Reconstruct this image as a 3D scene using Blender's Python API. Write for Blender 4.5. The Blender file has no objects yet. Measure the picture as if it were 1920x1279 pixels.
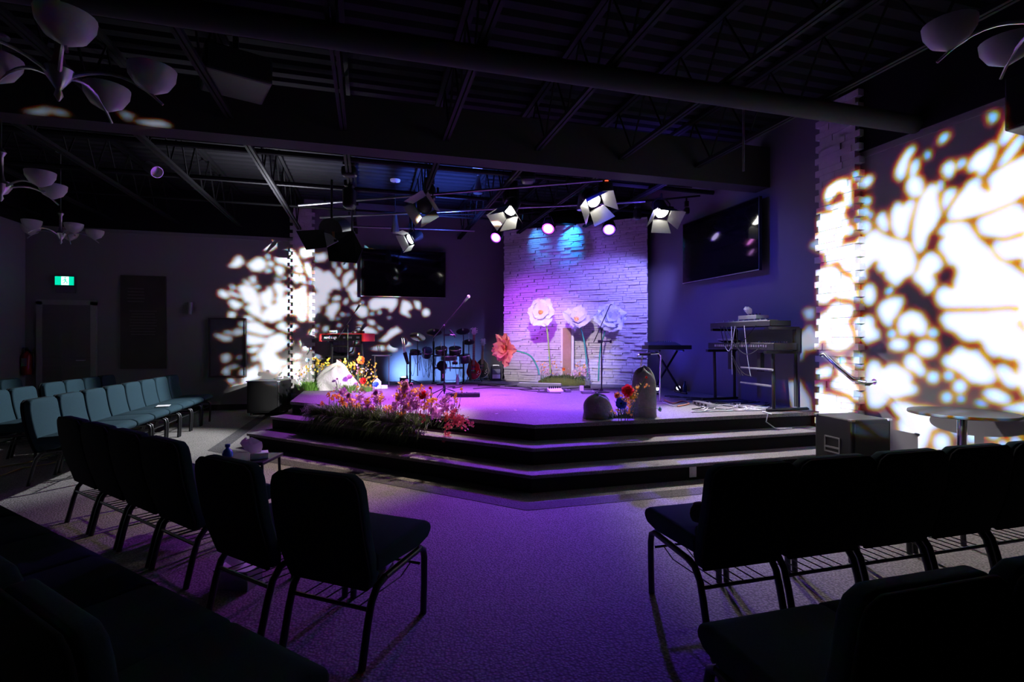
import bpy, bmesh, math, random
import numpy as np
from mathutils import Vector, Matrix

random.seed(7)
PI = math.pi
C = bpy.context.scene.collection
# ---------------------------------------------------------------- camera solve
YAW = math.radians(15.65)
CO, SI = math.cos(YAW), math.sin(YAW)
F = 960.0
CX, CY = 960.0, 640.0
EYE = 1.35

def room(xc, yc, z=0.0):                 # metres right of / ahead of the camera -> room point
    return Vector((xc * CO + yc * SI, -xc * SI + yc * CO, z))
def at(px, py, d):                       # photo point at a depth
    return room((px - CX) / F * d, d, EYE - (py - CY) / F * d)
def atz(px, py, z):                      # photo point lying at height z
    return at(px, py, (EYE - z) * F / (py - CY))
def atY(px, py, Y):                      # photo point on the plane Y = const
    k = (px - CX) / F
    d = Y / (CO - k * SI)
    return at(px, py, d)
def atX(px, py, X):
    k = (px - CX) / F
    d = X / (k * CO + SI)
    return at(px, py, d)

# ---------------------------------------------------------------- mesh builder
class MB:
    def __init__(self, T=None):
        self.v, self.f, self.T = [], [], T
    def add(self, vs, fs):
        b = len(self.v)
        for p in vs:
            p = Vector(p)
            self.v.append(self.T @ p if self.T is not None else p)
        self.f += [tuple(b + i for i in q) for q in fs]
        return self
    def box(self, c, s, R=None):
        c = Vector(c); hx, hy, hz = s[0] / 2, s[1] / 2, s[2] / 2
        vs = [Vector((x, y, z)) for x in (-hx, hx) for y in (-hy, hy) for z in (-hz, hz)]
        if R is not None:
            if not isinstance(R, Matrix):
                R = Matrix.Rotation(R, 3, 'Z')
            vs = [R @ p for p in vs]
        return self.add([c + p for p in vs], [(0, 1, 3, 2), (4, 6, 7, 5), (0, 4, 5, 1), (2, 3, 7, 6), (0, 2, 6, 4), (1, 5, 7, 3)])
    def tube(self, pts, r, n=8, caps=True):
        pts = [Vector(p) for p in pts]
        m = len(pts)
        rs = r if isinstance(r, (list, tuple)) else [r] * m
        tan = []
        for i in range(m):
            a = pts[max(0, i - 1)]; b = pts[min(m - 1, i + 1)]
            t = (b - a)
            tan.append(t.normalized() if t.length > 1e-9 else Vector((0, 0, 1)))
        u = tan[0].orthogonal().normalized()
        vs, fs = [], []
        for i in range(m):
            t = tan[i]
            u = (u - t * u.dot(t))
            u = u.normalized() if u.length > 1e-6 else t.orthogonal().normalized()
            w = t.cross(u)
            for k in range(n):
                a = 2 * PI * k / n
                vs.append(pts[i] + (u * math.cos(a) + w * math.sin(a)) * rs[i])
        for i in range(m - 1):
            for k in range(n):
                k2 = (k + 1) % n
                fs.append((i * n + k, i * n + k2, (i + 1) * n + k2, (i + 1) * n + k))
        if caps:
            fs.append(tuple(range(n - 1, -1, -1)))
            fs.append(tuple((m - 1) * n + k for k in range(n)))
        return self.add(vs, fs)
    def lathe(self, prof, c=(0, 0, 0), n=20, R=None):
        c = Vector(c); vs, fs = [], []
        for (r, z) in prof:
            for k in range(n):
                a = 2 * PI * k / n
                p = Vector((max(r, 1e-4) * math.cos(a), max(r, 1e-4) * math.sin(a), z))
                vs.append(c + (R @ p if R is not None else p))
        for i in range(len(prof) - 1):
            for k in range(n):
                k2 = (k + 1) % n
                fs.append((i * n + k, i * n + k2, (i + 1) * n + k2, (i + 1) * n + k))
        fs.append(tuple(range(n - 1, -1, -1)))
        fs.append(tuple((len(prof) - 1) * n + k for k in range(n)))
        return self.add(vs, fs)
    def ell(self, c, s, R=None, nu=12, nv=8, warp=0, seed=0):
        rnd = random.Random(seed)
        ph = [rnd.uniform(0, 6) for _ in range(6)]
        c = Vector(c); vs, fs = [], []
        for j in range(nv + 1):
            th = PI * j / nv
            for i in range(nu):
                a = 2 * PI * i / nu
                p = Vector((math.sin(th) * math.cos(a), math.sin(th) * math.sin(a), math.cos(th)))
                k = 1 + warp * (math.sin(3 * p.x + ph[0]) * math.cos(4 * p.y + ph[1]) + .6 * math.sin(7 * p.z + 5 * p.x + ph[2]) * math.cos(6 * p.y + ph[3]))
                p = Vector((p.x * s[0], p.y * s[1], p.z * s[2])) * k
                vs.append(c + (R @ p if R is not None else p))
        for j in range(nv):
            for i in range(nu):
                i2 = (i + 1) % nu
                fs.append((j * nu + i, (j + 1) * nu + i, (j + 1) * nu + i2, j * nu + i2))
        return self.add(vs, fs)
    def prism(self, pts, vec):
        pts = [Vector(p) for p in pts]; vec = Vector(vec); n = len(pts)
        return self.add(pts + [p + vec for p in pts],
                        [tuple(range(n - 1, -1, -1)), tuple(range(n, 2 * n))] + [(i, (i + 1) % n, n + (i + 1) % n, n + i) for i in range(n)])
    def ngon(self, pts):
        return self.add(pts, [tuple(range(len(pts)))])
    def build(self, name, mat, parent=None, smooth=False, bevel=0, seg=2, world=False, uvfix=True):
        me = bpy.data.meshes.new(name)
        off = Vector((0, 0, 0))
        vs = self.v
        if parent is None:
            xs = [p.x for p in vs]; ys = [p.y for p in vs]; zs = [p.z for p in vs]
            off = Vector(((min(xs) + max(xs)) / 2, (min(ys) + max(ys)) / 2, min(zs)))
        elif world:
            off = parent.location.copy() if parent.parent is None else parent.location + parent.parent.location
        me.from_pydata([tuple(p - off) for p in vs], [], self.f)
        bm = bmesh.new(); bm.from_mesh(me)
        if bevel:
            bmesh.ops.remove_doubles(bm, verts=bm.verts, dist=1e-5)
            es = [e for e in bm.edges if len(e.link_faces) == 2 and e.calc_face_angle(0) > .35]
            bmesh.ops.bevel(bm, geom=es, offset=bevel, segments=seg, affect='EDGES', profile=.5, clamp_overlap=True)
        bmesh.ops.recalc_face_normals(bm, faces=bm.faces)
        for f in bm.faces:
            f.smooth = smooth
        bm.to_mesh(me); bm.free()
        if smooth:
            try: me.set_sharp_from_angle(angle=math.radians(50))
            except Exception: pass
        me.materials.append(mat)
        o = bpy.data.objects.new(name, me); C.objects.link(o)
        if parent is not None:
            o.parent = parent
        else:
            o.location = off
        return o

def tag(o, label, cat, group=None, kind=None):
    o['label'] = label; o['category'] = cat
    if group: o['group'] = group
    if kind: o['kind'] = kind
    return o
def thing(name, label, cat, loc=(0, 0, 0), rz=0, group=None, kind=None):
    o = bpy.data.objects.new(name, None); C.objects.link(o)
    o.empty_display_size = .1
    o.location = Vector(loc); o.rotation_euler = (0, 0, rz)
    return tag(o, label, cat, group, kind)
def struct(name, mb, m, **k):
    o = mb.build(name, m, **k); o['kind'] = 'structure'; return o
def dup(root, loc, rz, label, group=None):
    r = root.copy(); C.objects.link(r); r.location = Vector(loc); r.rotation_euler = (0, 0, rz); r['label'] = label
    if group: r['group'] = group
    for ch in list(root.children):
        c = ch.copy(); C.objects.link(c); c.parent = r
        for g in list(ch.children):
            d = g.copy(); C.objects.link(d); d.parent = c
    return r
def frame_to(o, d, up=(0, 0, 1)):        # local +Y looks along d
    d = Vector(d).normalized(); up = Vector(up)
    x = d.cross(up).normalized(); z = x.cross(d).normalized()
    M4 = Matrix(((x.x, d.x, z.x), (x.y, d.y, z.y), (x.z, d.z, z.z))).to_4x4()
    M4.translation = Vector(o)
    return M4

# ---------------------------------------------------------------- materials
def mat(name, col, rough=.6, metal=0, nscale=30, namt=.12, bump=0, bscale=200, emit=None, estr=0, trans=0, spec=.5, sheen=0):
    m = bpy.data.materials.new(name); m.use_nodes = True
    nt = m.node_tree; b = nt.nodes['Principled BSDF']
    b.inputs['Roughness'].default_value = rough
    b.inputs['Metallic'].default_value = metal
    b.inputs['Specular IOR Level'].default_value = spec
    if sheen: b.inputs['Sheen Weight'].default_value = sheen
    tc = nt.nodes.new('ShaderNodeTexCoord')
    nz = nt.nodes.new('ShaderNodeTexNoise'); nz.inputs['Scale'].default_value = nscale; nz.inputs['Detail'].default_value = 3
    nt.links.new(tc.outputs['Object'], nz.inputs['Vector'])
    mx = nt.nodes.new('ShaderNodeMix'); mx.data_type = 'RGBA'
    mx.inputs[6].default_value = (*[c * (1 - namt) for c in col], 1)
    mx.inputs[7].default_value = (*[min(1, c * (1 + namt)) for c in col], 1)
    nt.links.new(nz.outputs['Fac'], mx.inputs[0])
    nt.links.new(mx.outputs[2], b.inputs['Base Color'])
    if bump:
        n2 = nt.nodes.new('ShaderNodeTexNoise'); n2.inputs['Scale'].default_value = bscale; n2.inputs['Detail'].default_value = 4
        nt.links.new(tc.outputs['Object'], n2.inputs['Vector'])
        bp = nt.nodes.new('ShaderNodeBump'); bp.inputs['Strength'].default_value = bump; bp.inputs['Distance'].default_value = .01
        nt.links.new(n2.outputs['Fac'], bp.inputs['Height']); nt.links.new(bp.outputs['Normal'], b.inputs['Normal'])
    if emit:
        b.inputs['Emission Color'].default_value = (*emit, 1); b.inputs['Emission Strength'].default_value = estr
    if trans:
        b.inputs['Transmission Weight'].default_value = trans; b.inputs['IOR'].default_value = 1.3
    return m
def petal_mat(name, c0, c1, scale=60, trans=.35):
    m = mat(name, c0, rough=.55, namt=0, nscale=scale)
    nt = m.node_tree
    b = nt.nodes['Principled BSDF']
    mx = [n for n in nt.nodes if n.type == 'MIX'][0]
    mx.inputs[6].default_value = (*c0, 1); mx.inputs[7].default_value = (*c1, 1)
    out = [n for n in nt.nodes if n.type == 'OUTPUT_MATERIAL'][0]
    tr = nt.nodes.new('ShaderNodeBsdfTranslucent'); nt.links.new(mx.outputs[2], tr.inputs['Color'])
    ms = nt.nodes.new('ShaderNodeMixShader'); ms.inputs[0].default_value = trans
    nt.links.new(b.outputs[0], ms.inputs[1]); nt.links.new(tr.outputs[0], ms.inputs[2]); nt.links.new(ms.outputs[0], out.inputs[0])
    return m
def carpet(name, col, scale, dark=.75):
    m = mat(name, col, rough=.95, nscale=6, namt=.12, spec=.1)
    nt = m.node_tree; b = nt.nodes['Principled BSDF']
    tc = nt.nodes['Texture Coordinate'] if 'Texture Coordinate' in nt.nodes else [n for n in nt.nodes if n.type == 'TEX_COORD'][0]
    vo = nt.nodes.new('ShaderNodeTexVoronoi'); vo.inputs['Scale'].default_value = scale
    nt.links.new(tc.outputs['Object'], vo.inputs['Vector'])
    rp = nt.nodes.new('ShaderNodeMapRange'); rp.inputs['From Max'].default_value = .7; rp.inputs['To Min'].default_value = 1.0; rp.inputs['To Max'].default_value = dark * .6
    nt.links.new(vo.outputs['Distance'], rp.inputs['Value'])
    mx = [n for n in nt.nodes if n.type == 'MIX'][0]
    mu = nt.nodes.new('ShaderNodeVectorMath'); mu.operation = 'SCALE'
    nt.links.new(mx.outputs[2], mu.inputs[0]); nt.links.new(rp.outputs[0], mu.inputs['Scale'])
    nt.links.new(mu.outputs[0], b.inputs['Base Color'])
    bp = nt.nodes.new('ShaderNodeBump'); bp.inputs['Strength'].default_value = .6; bp.inputs['Distance'].default_value = .006; bp.invert = True
    nt.links.new(vo.outputs['Distance'], bp.inputs['Height']); nt.links.new(bp.outputs['Normal'], b.inputs['Normal'])
    return m

m_carpet = carpet('loop_carpet', (.30, .275, .27), 75)
m_band = carpet('border_carpet', (.115, .105, .115), 75)
m_stage = carpet('stage_carpet', (.32, .30, .31), 110)
m_riser = mat('black_carpet', (.018, .017, .018), .95, bump=.4, spec=.1)
m_white_wall = mat('pale_paint', (.27, .265, .27), .75, nscale=8, namt=.03, bump=.05)
m_black_paint = mat('black_paint', (.006, .006, .007), .8, bump=.05, spec=.2)
m_tv_wall = mat('charcoal_paint', (.125, .12, .135), .75, nscale=6, namt=.04, bump=.05)
m_deck = mat('dark_steel_deck', (.014, .014, .016), .9, nscale=4, namt=.2, spec=.08)
m_joist = mat('dark_joist_paint', (.007, .007, .008), .7, spec=.15)
m_duct = mat('grey_duct_paint', (.036, .036, .036), .8, spec=.15)
m_black_metal = mat('black_metal', (.012, .012, .013), .4, .3)
m_black_plastic = mat('black_plastic', (.010, .010, .012), .45)
m_grey_plastic = mat('grey_plastic', (.16, .16, .17), .45)
m_chrome = mat('chrome', (.75, .75, .78), .15, 1)
m_silver = mat('brushed_silver', (.55, .55, .58), .3, .9)
m_screen = mat('glossy_screen', (.004, .004, .005), .06, spec=.5)
m_white_plastic = mat('white_plastic', (.75, .75, .77), .45)
m_fabric = mat('teal_fabric', (.021, .044, .060), .95, nscale=150, namt=.25, bump=.25, bscale=500, spec=.1)
m_fabric_back = mat('black_back_fabric', (.008, .010, .012), .95, nscale=150, namt=.2, bump=.2, bscale=500, spec=.1)
m_frame = mat('dark_chair_frame', (.035, .035, .04), .35, .6)
m_stone = mat('stacked_stone', (.50, .48, .50), .85, nscale=14, namt=.22, bump=1.0, bscale=28)
m_stone_w = mat('pale_stacked_stone', (.46, .44, .45), .85, nscale=14, namt=.12, bump=.5, bscale=40)
m_wood = mat('weathered_wood', (.30, .17, .11), .75, nscale=9, namt=.3, bump=.4, bscale=60)
m_rock = mat('grey_rock', (.26, .255, .245), .95, nscale=25, namt=.3, bump=.8, bscale=60)
m_rock_w = mat('white_rock', (.62, .60, .57), .9, nscale=9, namt=.2, bump=.6, bscale=30)
m_cable = mat('black_cable', (.015, .015, .016), .5)
m_cable_w = mat('pale_cable', (.55, .55, .58), .5)
m_red = mat('red_lacquer', (.80, .035, .04), .35)
# ================================================================ the room
XL, XR, YB, YF, ZC, ZW = -5.93, 5.25, 11.2, -3.2, 4.25, 3.44
STG = .5
V0, L0 = Vector((1.627, 4.945)), Vector((-1.066, 7.80))
V1, L1 = Vector((1.503, 4.62)), Vector((-1.29, 7.55))
V2, L2 = Vector((1.379, 4.295)), Vector((-1.514, 7.26))

mb = MB(); mb.box(((XL + XR) / 2, (YF + YB) / 2, -.05), (XR - XL + .4, YB - YF + .4, .1)); struct('floor', mb, m_carpet)
# ceiling: ribbed steel deck, ribs along X
mb = MB(); y = YF; vs = []; prof = []
while y < YB:
    prof += [(y, ZC), (y + .10, ZC), (y + .13, ZC + .045), (y + .17, ZC + .045)]; y += .20
for (yy, zz) in prof: vs += [Vector((XL - .1, yy, zz)), Vector((XR + .1, yy, zz))]
mb.add(vs, [(2 * i, 2 * i + 1, 2 * i + 3, 2 * i + 2) for i in range(len(prof) - 1)])
mb.box(((XL + XR) / 2, (YF + YB) / 2, ZC + .12), (XR - XL + .4, YB - YF + .4, .06)); struct('ceiling', mb, m_deck)
W = .15
def wall(name, x0, x1, y0, y1, z0, z1, m):
    mb = MB(); mb.box(((x0 + x1) / 2, (y0 + y1) / 2, (z0 + z1) / 2), (abs(x1 - x0), abs(y1 - y0), z1 - z0)); return struct(name, mb, m)
XC = -1.07
wall('wall_back', XL - W, XC - .2, YB, YB + W, 0, ZW, m_white_wall)
wall('wall_stage', XC - .2, XR + W, YB, YB + W, 0, ZC, m_tv_wall)
wall('wall_left', XL - W, XL, YF, YB, 0, ZW, m_white_wall)
wall('wall_right', XR, XR + W, YF, 4.68, 0, ZW, m_white_wall)
wall('wall_stage_right', XR, XR + W, 4.68, YB, 0, ZC, m_tv_wall)
wall('wall_front', XL - W, XR + W, YF - W, YF, 0, ZC, m_black_paint)
wall('trim_1', XL - W, XC - .2, YB - .02, YB + W, ZW, ZC, m_black_paint)
wall('trim_2', XL - W, XL + .02, YF, YB - .02, ZW, ZC, m_black_paint)
wall('trim_3', XR - .02, XR + W, YF, 4.68, ZW, ZC, m_black_paint)
wall('trim_4', XL + .004, XC - .42, YB - .012, YB, ZW - .075, ZW - .045, m_white_wall)
wall('trim_5', XR - .012, XR, YF, 4.40, ZW - .075, ZW - .045, m_white_wall)
m_base = mat('dark_baseboard', (.03, .03, .03), .6)
wall('baseboard_back', -3.73, XC - .45, YB - .02, YB, 0, .11, m_base)
wall('baseboard_left', XL, XL + .02, YF, YB - .02, 0, .11, m_base)
wall('baseboard_right', XR - .02, XR, YF, 4.25, 0, .11, m_base)

# beam, duct, joists
wall('ceiling_beam', XL, XR, 5.75, 6.02, ZW, 3.98, mat('dark_beam_paint', (.04, .037, .04), .8, spec=.08))
mb = MB(); mb.tube([(XL, 3.83, 3.51), (XR, 3.83, 3.51)], .088, 16); struct('ceiling_duct', mb, m_duct, smooth=True)
JX = [-.256 + 1.09 * k for k in range(-5, 6)]
def joist(x):
    mb = MB()
    ye = YB if not 2.7 < x < 5.13 else 10.66 - (x - 2.83) * .85 - .22
    for s in (-.022, .022):
        mb.box((x + s, (YF + ye) / 2, 3.62), (.03, ye - YF, .04))
        mb.box((x + s * 1.3, (YF + YB) / 2, 4.22), (.045, YB - YF, .045))
    y = YF + .1; up = False
    while y < ye - .35:
        a, b = (3.63, 4.2) if not up else (4.2, 3.63)
        mb.tube([(x, y, a), (x, y + .33, b)], .011, 5); y += .33; up = not up
    return mb
for x in JX:
    if XL + .1 < x < XR - .1:
        # webs of the joist pass over the beam
        o = struct('ceiling_joist', joist(x), m_joist)
for i, (y, z, r) in enumerate([(6.94, 3.70, .035), (8.27, 3.70, .035), (7.5, 3.95, .014), (9.6, 3.7, .02), (2.4, 3.70, .03), (1.0, 3.72, .03)]):
    mb = MB(); mb.tube([(XL, y, z), (XR, y, z)], r, 8); struct('ceiling_pipe', mb, m_joist)
mb = MB(); mb.tube([(.1, 9.9, 3.72), (2.6, 9.2, 3.72), (5.2, 7.2, 3.72)], .014, 6); struct('ceiling_conduit', mb, m_joist)

# carpet border band parallel to the stage outline
def off(t):
    # stage floor line offset outward by t : right run, mitre, diagonal run, left run
    k = math.tan(PI / 8)
    v = Vector((V2.x - t * k, V2.y - t)); l = Vector((L2.x - t, L2.y - t * k))
    return [Vector((XR - .02, v.y)), v, l, Vector((l.x, YB - .03))]
a, b = off(.22), off(.40)
mb = MB()
for i in range(3):
    mb.add([(*a[i], .003), (*a[i + 1], .003), (*b[i + 1], .003), (*b[i], .003)], [(0, 1, 2, 3)])
    mb.add([(*a[i], .0), (*a[i + 1], .0), (*b[i + 1], .0), (*b[i], .0)], [(3, 2, 1, 0)])
struct('trim_6', mb, m_band)

# ---------------------------------------------------------------- stage
stage = thing('stage_platform', 'low black carpeted stage with two steps across the room corner', 'stage', (2.4, 8.0, 0))
def poly_prism(pts, z0, z1):
    return MB().prism([(p[0], p[1], z0) for p in pts], (0, 0, z1 - z0))
E = .004
deckp = [L0, V0, Vector((XR - E, V0.y)), Vector((XR - E, YB - E)), Vector((L0.x, YB - E))]
poly_prism(deckp, STG - .04, STG).build('deck', m_stage, stage, world=True)
ins = [L0 + Vector((.03, -.0)), V0 + Vector((.01, .03)), Vector((XR - E, V0.y + .03)), Vector((XR - E, YB - E)), Vector((L0.x + .03, YB - E))]
poly_prism(ins, 0.001, STG - .041).build('riser', m_riser, stage, world=True)
def steps(Va, La, Vb, Lb, z, name):
    XS = XR - .125
    p = [La, Lb, Vb, Vector((XS, Vb.y)), Vector((XS, Va.y + .04)), Va + Vector((0, .04)), La + Vector((.03, .03))]
    s = poly_prism(p, z - .035, z).build(name, m_stage, stage, world=True, bevel=.012)
    q = [La + Vector((.03, 0)), Lb + Vector((.035, .01)), Vb + Vector((.012, .035)), Vector((XS, Vb.y + .035)), Vector((XS, Va.y + .02)), Va + Vector((0, .02))]
    poly_prism(q, .001, z - .036).build('riser', m_riser, s, world=True)
steps(V0, L0, V1, L1, .333, 'step')
steps(V1, L1, V2, L2, .167, 'step')
# outlet plate on lowest riser
p = atz(1305, 886, .085)
mb = MB(); mb.box((p.x, V2.y + .030, .085), (.075, .008, .115)); mb.box((p.x, V2.y + .026, .105), (.03, .006, .03)); mb.box((p.x, V2.y + .026, .062), (.03, .006, .03))
tag(mb.build('outlet_plate', m_white_plastic), 'small pale outlet plate on the lowest stage riser', 'outlet')

# ---------------------------------------------------------------- stone columns and feature panel
def column(name, label, origin, ux, un, width, z1):
    t = thing(name, label, 'column', origin)
    ux, un = Vector(ux), Vector(un)
    rnd = random.Random(3); mb = MB(); z = 0; k = 0; h = .0735
    R = Matrix((ux, un, Vector((0, 0, 1)))).transposed()
    while z < z1:
        e = .035 if k % 2 else -.02
        x0, x1 = -width / 2 - e, width / 2 + e
        n = 3; cuts = sorted([x0, x1] + [rnd.uniform(x0 + .08, x1 - .08) for _ in range(1)])
        for i in range(len(cuts) - 1):
            d = .07 + rnd.uniform(0, .03)
            c = ux * ((cuts[i] + cuts[i + 1]) / 2) + un * (d / 2 + .001) + Vector((0, 0, z + h / 2))
            mb.box(c, (cuts[i + 1] - cuts[i] - .003, d, h - .002), R)
        z += h; k += 1
    mb.build('stone_cladding', m_stone_w, t)
    return t
column('stone_column', 'pale stacked-stone column at the left end of the stage wall', (-1.29, YB - .002, 0), (1, 0, 0), (0, -1, 0), .40, 4.0)
column('stone_column', 'pale stacked-stone column on the right wall beside the stage corner', (XR - .002, 4.65, .001), (0, 1, 0), (-1, 0, 0), .50, 4.05)
A, B = Vector((2.83, 10.66, 0)), Vector((5.126, 8.71, 0))
U = (B - A).normalized(); N = Vector((U.y, -U.x, 0))          # N faces the audience
if N.y > 0: N = -N
PL = (B - A).length
panel = thing('feature_panel', 'tall stacked-stone feature panel across the stage corner behind the giant flowers', 'panel', (A + B) / 2 + Vector((0, 0, STG + .002)))
rnd = random.Random(11); mb = MB(); z = 0
Rp = Matrix((U, -N, Vector((0, 0, 1)))).transposed()
while z < 3.2:
    h = rnd.choice([.038, .05, .06]); h = min(h, 3.22 - z); x = -PL / 2 - rnd.uniform(0, .012); xe = PL / 2 + rnd.uniform(0, .012)
    while x < xe - 1e-4:
        w = rnd.uniform(.12, .42); w = w if x + w < xe - .07 else xe - x
        d = .03 + rnd.uniform(0, .045)
        mb.box(U * (x + w / 2) + N * (d / 2) + Vector((0, 0, z + h / 2)), (w - .006, d, h - .005), Rp); x += w
    z += h
mb.build('stone_cladding', m_stone, panel)
mb = MB(); mb.box(-N * .045 + Vector((0, 0, 1.61)), (PL - .02, .085, 3.21), Rp); mb.build('backing', m_black_plastic, panel)

# ---------------------------------------------------------------- back-left wall fittings
door = thing('door_1', 'dark interior door with pale frame under the exit sign', 'door', (-4.7, YB, 0), kind='structure')
x0, x1 = atY(82, 600, YB).x, atY(172, 600, YB).x
ztop = atY(125, 572, YB).z
m_door = mat('door_paint', (.17, .16, .16), .5)
mb = MB(); mb.box(((x0 + x1) / 2, YB - .02, ztop / 2), (x1 - x0, .036, ztop)); d = mb.build('door_leaf', m_door, door, world=True)
mb = MB()
for zc, hh in ((.55, .7), (1.45, .8)):
    for s in (-.22, .22): mb.box(((x0 + x1) / 2 + s, YB - .042, zc), (.3, .01, hh))
mb.build('raised_panel', m_door, d, world=True, bevel=.006)
mb = MB(); mb.tube([(x1 - .08, YB - .04, 1.0), (x1 - .08, YB - .09, 1.0), (x1 - .2, YB - .09, 1.0)], .01, 8); mb.build('handle', m_silver, d, world=True)
m_dframe = mat('door_frame_paint', (.4, .39, .38), .6)
mb = MB()
for x in (x0 - .045, x1 + .045): mb.box((x, YB - .025, ztop / 2 + .03), (.09, .046, ztop + .06))
mb.box(((x0 + x1) / 2, YB - .025, ztop + .045), (x1 - x0 + .18, .046, .09)); mb.build('door_frame', m_dframe, door, world=True)

# exit sign
p0, p1 = atY(103, 518, YB - .06), atY(138.5, 535, YB - .06)
cx, cz, wv, hv = (p0.x + p1.x) / 2, (p0.z + p1.z) / 2, p1.x - p0.x, p0.z - p1.z
ex = thing('exit_sign', 'lit green running-man exit sign above the door', 'exit sign', (cx, YB, cz))
MB().box((cx, YB - .03, cz), (wv + .03, .058, hv + .03)).build('housing', m_grey_plastic, ex, world=True)
m_eg = mat('exit_green', (.02, .5, .3), .4, emit=(.0, .62, .36), estr=1.3)
m_ew = mat('exit_white', (.8, .9, .85), .4, emit=(.75, 1, .9), estr=1.5)
MB().box((cx, YB - .0605, cz), (wv, .003, hv)).build('green_face', m_eg, ex, world=True)
MB().box((cx + .01, YB - .063, cz), (wv * .40, .003, hv * .98)).build('doorway_panel', m_ew, ex, world=True)
mb = MB(); yy = YB - .066; s = hv * .95
def bar(a, b, w):
    a, b = Vector((cx + .01 + a[0] * s, yy, cz + a[1] * s)), Vector((cx + .01 + b[0] * s, yy, cz + b[1] * s))
    d_ = (b - a).normalized(); n_ = Vector((d_.z, 0, -d_.x)) * w * s
    mb.prism([a - n_, b - n_, b + n_, a + n_], (0, .002, 0))
bar((-.02, .22), (.06, -.05), .06); bar((.06, -.05), (.22, -.12), .04); bar((.22, -.12), (.2, -.35), .035); bar((.04, -.05), (-.08, -.25), .04); bar((-.08, -.25), (-.25, -.3), .035)
bar((.0, .18), (.2, .1), .03); bar((.0, .18), (-.18, .08), .03); bar((-.18, .08), (-.2, -.05), .03); mb.box((cx + .01 + .02 * s, yy + .001, cz + .36 * s), (.14 * s, .002, .14 * s))
mb.build('running_figure', m_eg, ex, world=True)
p0, p1 = atY(105, 537, YB - .05), atY(141, 550, YB - .05)
el = thing('emergency_light', 'dark emergency light box just under the green exit sign', 'emergency light', ((p0.x + p1.x) / 2, YB, p1.z))
MB().box(((p0.x + p1.x) / 2, YB - .038, (p0.z + p1.z) / 2), (p1.x - p0.x, .05, p0.z - p1.z)).build('lamp_box', m_grey_plastic, el, world=True, bevel=.008)
MB().box(((p0.x + p1.x) / 2, YB - .007, (p0.z + p1.z) / 2), (p1.x - p0.x - .06, .012, p0.z - p1.z - .03)).build('wall_mount', m_grey_plastic, el, world=True)

# tall poster
p0, p1 = atY(226, 516, YB - .03), atY(311, 691, YB - .03)
cx, cz, wv, hv = (p0.x + p1.x) / 2, (p0.z + p1.z) / 2, p1.x - p0.x, p0.z - p1.z
po = thing('wall_poster', 'tall dark poster between the door and the small wall sconce', 'poster', (cx, YB, p1.z))
m_po = mat('poster_print', (.055, .04, .038), .5, nscale=2.2, namt=.7)
MB().box((cx, YB - .02, cz), (wv, .034, hv)).build('board', m_po, po, world=True)
mb = MB(); rnd = random.Random(5)
for i in range(5): mb.box((cx - .12, YB - .0385, cz + hv * .36 - i * .06), (wv * rnd.uniform(.25, .4), .002, .02))
for i in range(9): mb.box((cx, YB - .0385, cz + hv * .12 - i * .055), (wv * rnd.uniform(.5, .62), .002, .018))
mb.build('printed_lines', mat('poster_grey', (.13, .11, .11), .6), po, world=True)

# sconce
p = atY(357, 579, YB - .05)
sc = thing('wall_sconce', 'small pale cylindrical sconce right of the tall poster', 'wall light', (p.x, YB, p.z - .12))
MB().box((p.x, YB - .012, p.z), (.07, .02, .1)).build('backplate', m_silver, sc, world=True)
MB().lathe([(.03, -.11), (.035, -.1), (.045, .08), (.047, .12), (.04, .12)], (p.x, YB - .075, p.z), 16).build('shade', m_white_wall, sc, world=True, smooth=True)

# acoustic panel / framed canvas
p0, p1 = atY(390, 596, YB - .09), atY(461, 707, YB - .09)
cx, cz, wv, hv = (p0.x + p1.x) / 2, (p0.z + p1.z) / 2, p1.x - p0.x, p0.z - p1.z
fr = thing('framed_canvas', 'dark framed canvas on the pale wall under the projected tree', 'picture', (cx, YB, p1.z))
MB().box((cx, YB - .03, cz), (wv - .06, .055, hv - .06)).build('canvas', mat('canvas_print', (.10, .10, .11), .7, nscale=4, namt=.5), fr, world=True)
mb = MB()
for s in (-1, 1):
    mb.box((cx + s * (wv / 2 - .015), YB - .048, cz), (.03, .09, hv)); mb.box((cx, YB - .048, cz + s * (hv / 2 - .015)), (wv - .06, .09, .03))
mb.build('frame', mat('frame_wood', (.05, .045, .045), .5), fr, world=True)

# light switch and extinguisher
p = atY(50, 677, YB - .1)
fe = thing('fire_extinguisher', 'red fire extinguisher hanging in the left corner beside the door', 'fire extinguisher', (p.x, YB - .1, p.z - .25))
MB().lathe([(.02, -.25), (.07, -.24), (.075, -.2), (.075, .08), (.05, .14), (.025, .16), (.025, .18)], (p.x, YB - .1, p.z), 16).build('cylinder', mat('dull_red', (.35, .015, .015), .35), fe, world=True, smooth=True)
mb = MB(); mb.box((p.x, YB - .1, p.z + .2), (.035, .05, .04)); mb.box((p.x, YB - .14, p.z + .235), (.02, .12, .012)); mb.build('valve_handle', m_black_plastic, fe, world=True)
mb = MB(); mb.tube([(p.x + .02, YB - .1, p.z + .2), (p.x + .1, YB - .1, p.z + .12), (p.x + .1, YB - .1, p.z - .12)], .01, 6); mb.build('hose', m_black_plastic, fe, world=True)
mb = MB(); mb.box((p.x, YB - .178, p.z - .02), (.08, .004, .14)); mb.build('label_sticker', m_white_wall, fe, world=True)

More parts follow.
